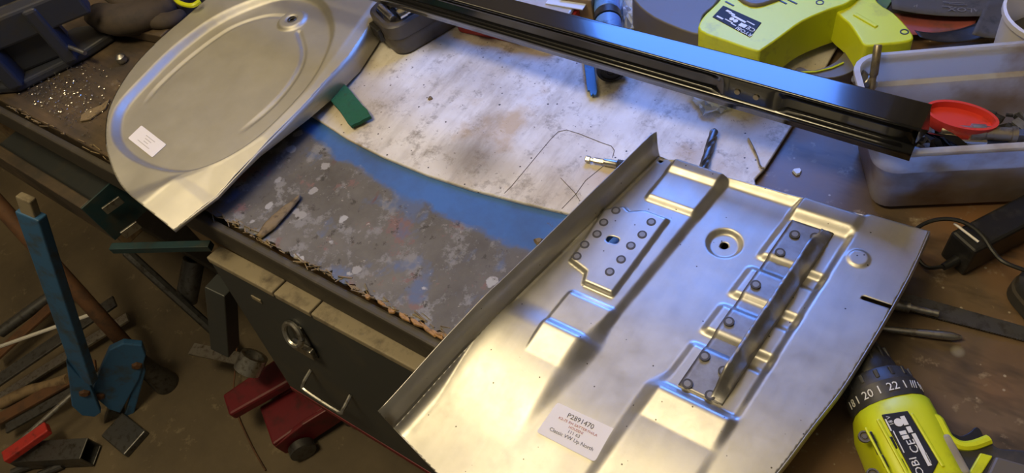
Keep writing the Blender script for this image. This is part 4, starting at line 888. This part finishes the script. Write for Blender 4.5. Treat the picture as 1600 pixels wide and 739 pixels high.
dbox('top_rail', .36, Wd, .012, .024, -.028, -.005, 'cabinet_paint', dc)
MB().box((-.10, .22, -.26), (.60, .38, .30)).build('carcass', 'cabinet_paint', dc)
def at_door(px, py):
    d = Vector(RM @ np.array([px - 800, py - 369.5, FPX])); k = (TLc - Vector(CAM)).dot(nd) / d.dot(nd); return Vector(CAM) + d * k
def st_of(px, py): q = at_door(px, py) - TLc; return q.dot(xd), q.dot(yd)
h0, h1 = at_door(478, 578), at_door(548, 622); hm0, hm1 = at_door(483, 602), at_door(536, 628)
k0 = at_door(486, 578); k1 = at_door(548, 617); hl = (k1 - k0)
pts = [k0, k0 + nd * .022 + yd * .010, k0 + nd * .026 + yd * .016 + hl * .1, k1 + nd * .026 + yd * .016 - hl * .1, k1 + nd * .022 + yd * .010, k1]
MB().tube([Vector(p) for p in spline([tuple(p) for p in pts], 4)], .0032, 8).build('handle', 'tool_steel', dc, smooth=True)
hq = at_door(466, 515); s_, t_ = st_of(466, 515)
hasp = dbox('hasp', s_ - .013, s_ + .016, t_ - .016, t_ + .06, 0, .003, 'dark_steel', dc)
pts = [hq + xd * (.017 * math.cos(a) ) + yd * (.018 * math.sin(a)) + nd * (.010 + .006 * math.sin(a)) for a in np.linspace(0, 2 * math.pi, 17)]
MB().tube(pts, .0042, 8, cap=False).build('staple_ring', 'tool_steel', hasp, smooth=True)
s2, t2 = st_of(482, 540); dbox('keeper', s2 - .022, s2 + .019, t2 - .010, t2 + .010, .003, .012, 'tool_steel', hasp)
s3, t3 = st_of(402, 467); dbox('key_plate', s3 - .010, s3 + .010, t3 - .004, t3 + .004, 0, .002, 'strip_wood', dc, .0006)

# open drawer at left below the bench
dw = thing('open_drawer', 'open drawer with worn timber front and teal steel corner under the left bench', 'drawer', (-.9, -.02, -.2))
zt_ = -.105
def pl_(pts, z): return [tuple(P(x, y, z).to_2d()) for x, y in pts]
A_, B_ = P(-60, 190, zt_), P(140, 312, zt_); dv = (B_ - A_).normalized(); pv = Vector((dv.y, -dv.x, 0))
FM = frame(A_, dv); LF = (B_ - A_).length
MB().box((LF / 2, -.010, -.045), (LF, .020, .09), FM).build('drawer_front', 'bench_wood', dw, bevel=.002)
MB().box((LF + .002, .05, -.045), (.004, .14, .09), FM).build('steel_corner', 'teal_paint', dw, bevel=.001)
a_, b_ = P(176, 388, zt_ - .085), P(330, 384, zt_ - .085); MB().box(((b_ - a_).length / 2, 0, 0), ((b_ - a_).length, .014, .014), frame(a_, b_ - a_)).build('runner', 'teal_paint', dw, bevel=.001)
MB().box((LF / 2, .16, -.085), (LF, .32, .008), FM).build('drawer_bottom', 'cabinet_paint', dw)
for k, (a_, b_) in enumerate((((163, 330), (190, 311)), ((192, 368), (217, 350)))):
    a_, b_ = P(*a_, -.13), P(*b_, -.13); MB().box(((b_ - a_).length / 2, 0, 0), ((b_ - a_).length, .004, .016), frame(a_, b_ - a_)).build('divider', 'tool_steel', dw, bevel=.0006)

# ------------------------------------------------------------------ floor: lever shear, stock lengths, jack
sh = thing('lever_shear', 'blue long-handled lever shear standing on the garage floor', 'shear', (-1.12, -.20, FLOOR))
p0, p1 = P(48, 332, -.16), P(135, 592, -.66)
dl = (p1 - p0).normalized(); LM = frame(p0, dl, (.3, -1, .2)); Ll = (p1 - p0).length
MB().box((Ll / 2 + .0, 0, 0), (Ll, .048, .022), LM).build('lever', 'blue_machine', sh, bevel=.003)
MB().box((-.015, .0, 0), (.05, .03, .016), LM).build('lever_tip', 'strip_wood', sh, bevel=.003)
YS = p1.y
SN = Vector((.80, -.58, .10)).normalized()
def sy(px, py, off): return PN(px, py, p1 + SN * off, SN)
def splate(name, pts, y0, th, mat, parent):
    m = MB(); n = len(pts); a = [sy(x, y, y0) for x, y in pts]; m.add([tuple(p) for p in a] + [tuple(p - SN * th) for p in a], [tuple(range(n)), tuple(range(n, 2 * n))[::-1]] + [(i, n + i, n + (i + 1) % n, (i + 1) % n) for i in range(n)]); return m.build(name, mat, parent, bevel=.003)
splate('side_plate', [(193, 537), (222, 540), (228, 556), (218, 592), (188, 646), (170, 640), (142, 616), (158, 575), (170, 548)], -.01, .018, 'blue_machine', sh)
splate('cheek_plate', [(103, 565), (125, 590), (140, 600), (150, 625), (158, 645), (148, 652), (128, 650), (112, 635), (108, 600)], +.012, .016, 'blue_machine', sh)
splate('front_leg', [(222, 560), (228, 580), (195, 700), (178, 702)], -.015, .012, 'blue_machine', sh)
splate('blade_block', [(170, 640), (195, 648), (184, 690), (155, 684)], -.02, .03, 'dark_steel', sh)
q = P(190, 692, FLOOR); MB().box((q.x, q.y + .02, FLOOR + .010), (.10, .07, .02)).build('foot', 'dark_steel', sh, bevel=.003)
for px, py in ((214, 572), (155, 620), (131, 563), (132, 615)):
    q = sy(px, py, -.008 if px > 140 else .014); MB().lathe([(.013, .014), (.013, 0), (.008, -.004), (.004, -.004)], 6, frame(q, SN.cross(Vector((0, 0, 1))), -SN)).build('bolt', 'rust', sh)
rod('rusty_pole', 'rusty brown pole leaning across behind the blue shear', 'pole', P(-20, 300, -.30), P(243, 590, -.80), .018, 'rust', 14)
rod('white_rod', 'thin pale rod crossing behind the blue lever', 'rod', P(-10, 545, -.70), P(140, 492, -.66), .005, 'white_tub', 8)
stock = [((0, 622), (200, 495), 'tool_steel', .014, 'flat'), ((-10, 660), (150, 570), 'rust', .016, 'flat'), ((10, 670), (205, 560), 'dark_steel', .013, 'flat'), ((-10, 560), (90, 470), 'rust', .016, 'flat'), ((0, 520), (110, 440), 'dark_steel', .016, 'tube'), ((20, 700), (120, 610), 'tool_steel', .007, 'tube'), ((-10, 600), (180, 470), 'dark_steel', .018, 'flat')]
stock_lab = ['pale flat steel bar in the scrap pile left of the shear', 'rusty flat bar low in the scrap pile left of the shear', 'dark flat bar nearest the shear foot in the scrap pile', 'rusty flat bar high up in the scrap pile at the left edge', 'dark round tube at the top of the scrap pile', 'thin bright rod at the front of the scrap pile', 'wide dark flat bar across the back of the scrap pile']
for (a_, b_, mt, rr, kd), lb_ in zip(stock, stock_lab):
    i = stock_lab.index(lb_); z = FLOOR + .02 + .012 * i; a_, b_ = P(*a_, z), P(*b_, z + .02); d = b_ - a_
    if kd == 'flat': m = MB().box((d.length / 2, 0, 0), (d.length, rr * 2.2, .008), frame(a_, d)); tag(m.build('flat_bar', mt, None, bevel=.0015), lb_, 'bar', 'steel lengths in the scrap pile')
    else: m = MB().tube([a_, b_], rr, 12); tag(m.build('steel_tube', mt, None, smooth=True), lb_, 'tube', 'steel lengths in the scrap pile')
a_, b_ = P(0, 628, FLOOR + .03), P(112, 588, FLOOR + .04); pts = [P(0, 632, FLOOR + .03), P(40, 612, FLOOR + .03), P(75, 603, FLOOR + .035), P(108, 592, FLOOR + .05)]
tag(MB().tube([Vector(p) for p in spline([tuple(p) for p in pts], 4)], .015, 12).build('bent_tube', 'wood_rod', None, smooth=True), 'bent brown tube lying in front of the shear foot', 'tube')
# square box section: hollow
a_, b_ = P(30, 712, FLOOR + .032), P(142, 706, FLOOR + .032); bxm = frame(a_, b_ - a_); Lq = (b_ - a_).length
m = MB(); sec = [(-.026, -.026), (.026, -.026), (.026, .026), (-.026, .026)]; sec2 = [(p[0] * .88, p[1] * .88) for p in sec]
v = [(x, p[0], p[1]) for x in (0, Lq) for p in sec] + [(x, p[0], p[1]) for x in (0, Lq) for p in sec2]
m.add(v, [(0, 1, 5, 4), (1, 2, 6, 5), (2, 3, 7, 6), (3, 0, 4, 7), (12, 13, 9, 8), (13, 14, 10, 9), (14, 15, 11, 10), (15, 12, 8, 11), (4, 5, 13, 12), (5, 6, 14, 13), (6, 7, 15, 14), (7, 4, 12, 15)], bxm)
tag(m.build('box_section', 'dark_steel', None, bevel=.002), 'short length of dark square steel tube on the floor', 'tube')
a_, b_ = P(8, 716, FLOOR + .085), P(76, 668, FLOOR + .085); m = MB().box(((b_ - a_).length / 2, 0, 0), ((b_ - a_).length, .032, .02), frame(a_, b_ - a_)); tag(m.build('red_bar', 'red_plastic', None, bevel=.003), 'red painted bar lying across the square tube', 'bar')
for k, (x0, x1) in enumerate((((20, 738), (60, 722)), ((62, 742), (98, 726)))):
    a_, b_ = P(*x0, FLOOR + .012), P(*x1, FLOOR + .012); tag(MB().tube([a_, b_], .010, 10).build('pipe_stub', 'dark_steel', None, smooth=True), 'dark pipe stub in front of the square tube, %s one' % ('left' if k == 0 else 'right'), 'pipe')
# things hung below the bench beside the cabinet
def hollow(name, label, a_, b_, rad, mat, n=20):
    d = b_ - a_; Mx = frame(a_, d) @ Matrix.Rotation(math.pi / 2, 4, 'Y'); L = d.length; m = MB(); m.lathe([(rad * .72, 0), (rad, 0), (rad, L), (rad * .72, L), (rad * .72, 0)], n, Mx, cap=False); return tag(m.build(name, mat, None, smooth=True, angle=40), label, 'tube')
hollow('steel_pipe', 'short grey pipe with open end beside the cabinet', P(398, 555, -.60), P(386, 579, -.62), .030, 'tool_steel')
q1 = P(352, 542, -.45); q0 = PN(345, 445, q1, (.7, -.7, 0)); 
m = MB().box(((q0 - q1).length / 2, 0, 0), ((q0 - q1).length, .040, .036), frame(q1, q0 - q1, (.3, -.8, .4))); tag(m.build('square_post', 'cabinet_paint', None, bevel=.002), 'grey square post hanging beside the cabinet', 'post')
a_, b_ = P(300, 545, -.72), P(395, 565, -.70); m = MB().box(((b_ - a_).length / 2, 0, 0), ((b_ - a_).length, .03, .006), frame(a_, b_ - a_)); tag(m.build('angle_iron', 'tool_steel', None), 'pale angle iron edge below the square post', 'bar')
tag(MB().tube([Vector(p) for p in spline([tuple(P(*p)) for p in ((372, 520, -.75), (368, 570, -.80), (366, 630, -.84), (390, 690, -.845), (415, 735, -.845))], 4)], .0022, 6).build('loose_wire', 'rust', None, smooth=True), 'thin loose wire trailing across the floor', 'wire')
m = MB(); q = P(262, 600, FLOOR); m.lathe([(.030, 0), (.032, .01), (.026, .06), (.024, .13), (.018, .135)], 18, Matrix.Translation(q)); tag(m.build('dark_post_foot', 'dark_steel', None, smooth=True), 'dark round post foot standing on the floor by the shear', 'post')
rod('leaning_bar', 'long dark bar leaning under the bench towards the square post', 'bar', P(196, 392, -.50), P(368, 548, -.80), .012, 'dark_steel', 8)
hollow('dark_pipe', 'dark open-ended pipe hanging under the bench left of the square post', P(303, 405, -.60), P(291, 470, -.68), .026, 'dark_steel')
jk = thing('trolley_jack', 'red trolley jack parked under the bench below the cabinet', 'jack', (-.62, -.02, FLOOR))
a_, b_ = P(425, 672, FLOOR + .06), P(520, 612, FLOOR + .07); d = b_ - a_
for k in (-1, 1): MB().prism([(0, -.03), (.02, -.045), (d.length, -.04), (d.length + .08, -.03), (d.length + .08, .03), (d.length * .5, .035), (0, .02)], -.006, .006, frame(a_, d) @ Matrix.Translation((0, k * .05, .0)) @ Matrix.Rotation(math.pi / 2, 4, 'X')).build('side_frame', 'red_jack', jk, bevel=.003)
MB().prism([(0, -.055), (d.length, -.045), (d.length, .045), (0, .055)], .0, .03, frame(a_, d)).build('frame_deck', 'red_jack', jk, bevel=.005)
MB().prism([(-.10, -.03), (.08, -.04), (.08, .04), (-.10, .03)], .02, .05, frame(P(430, 608, FLOOR + .10), d)).build('lift_arm', 'red_jack', jk, bevel=.006)
for k in (-1, 1):
    for s in (.04, d.length + .02):
        q = frame(a_, d) @ Vector((s, k * .07, -.028)); MB().lathe([(.02, -.012), (.030, -.010), (.030, .010), (.02, .012)], 16, frame(q, d, frame(a_, d) @ Vector((0, 1, 0)) - a_)).build('wheel', 'dark_steel', jk, smooth=True)
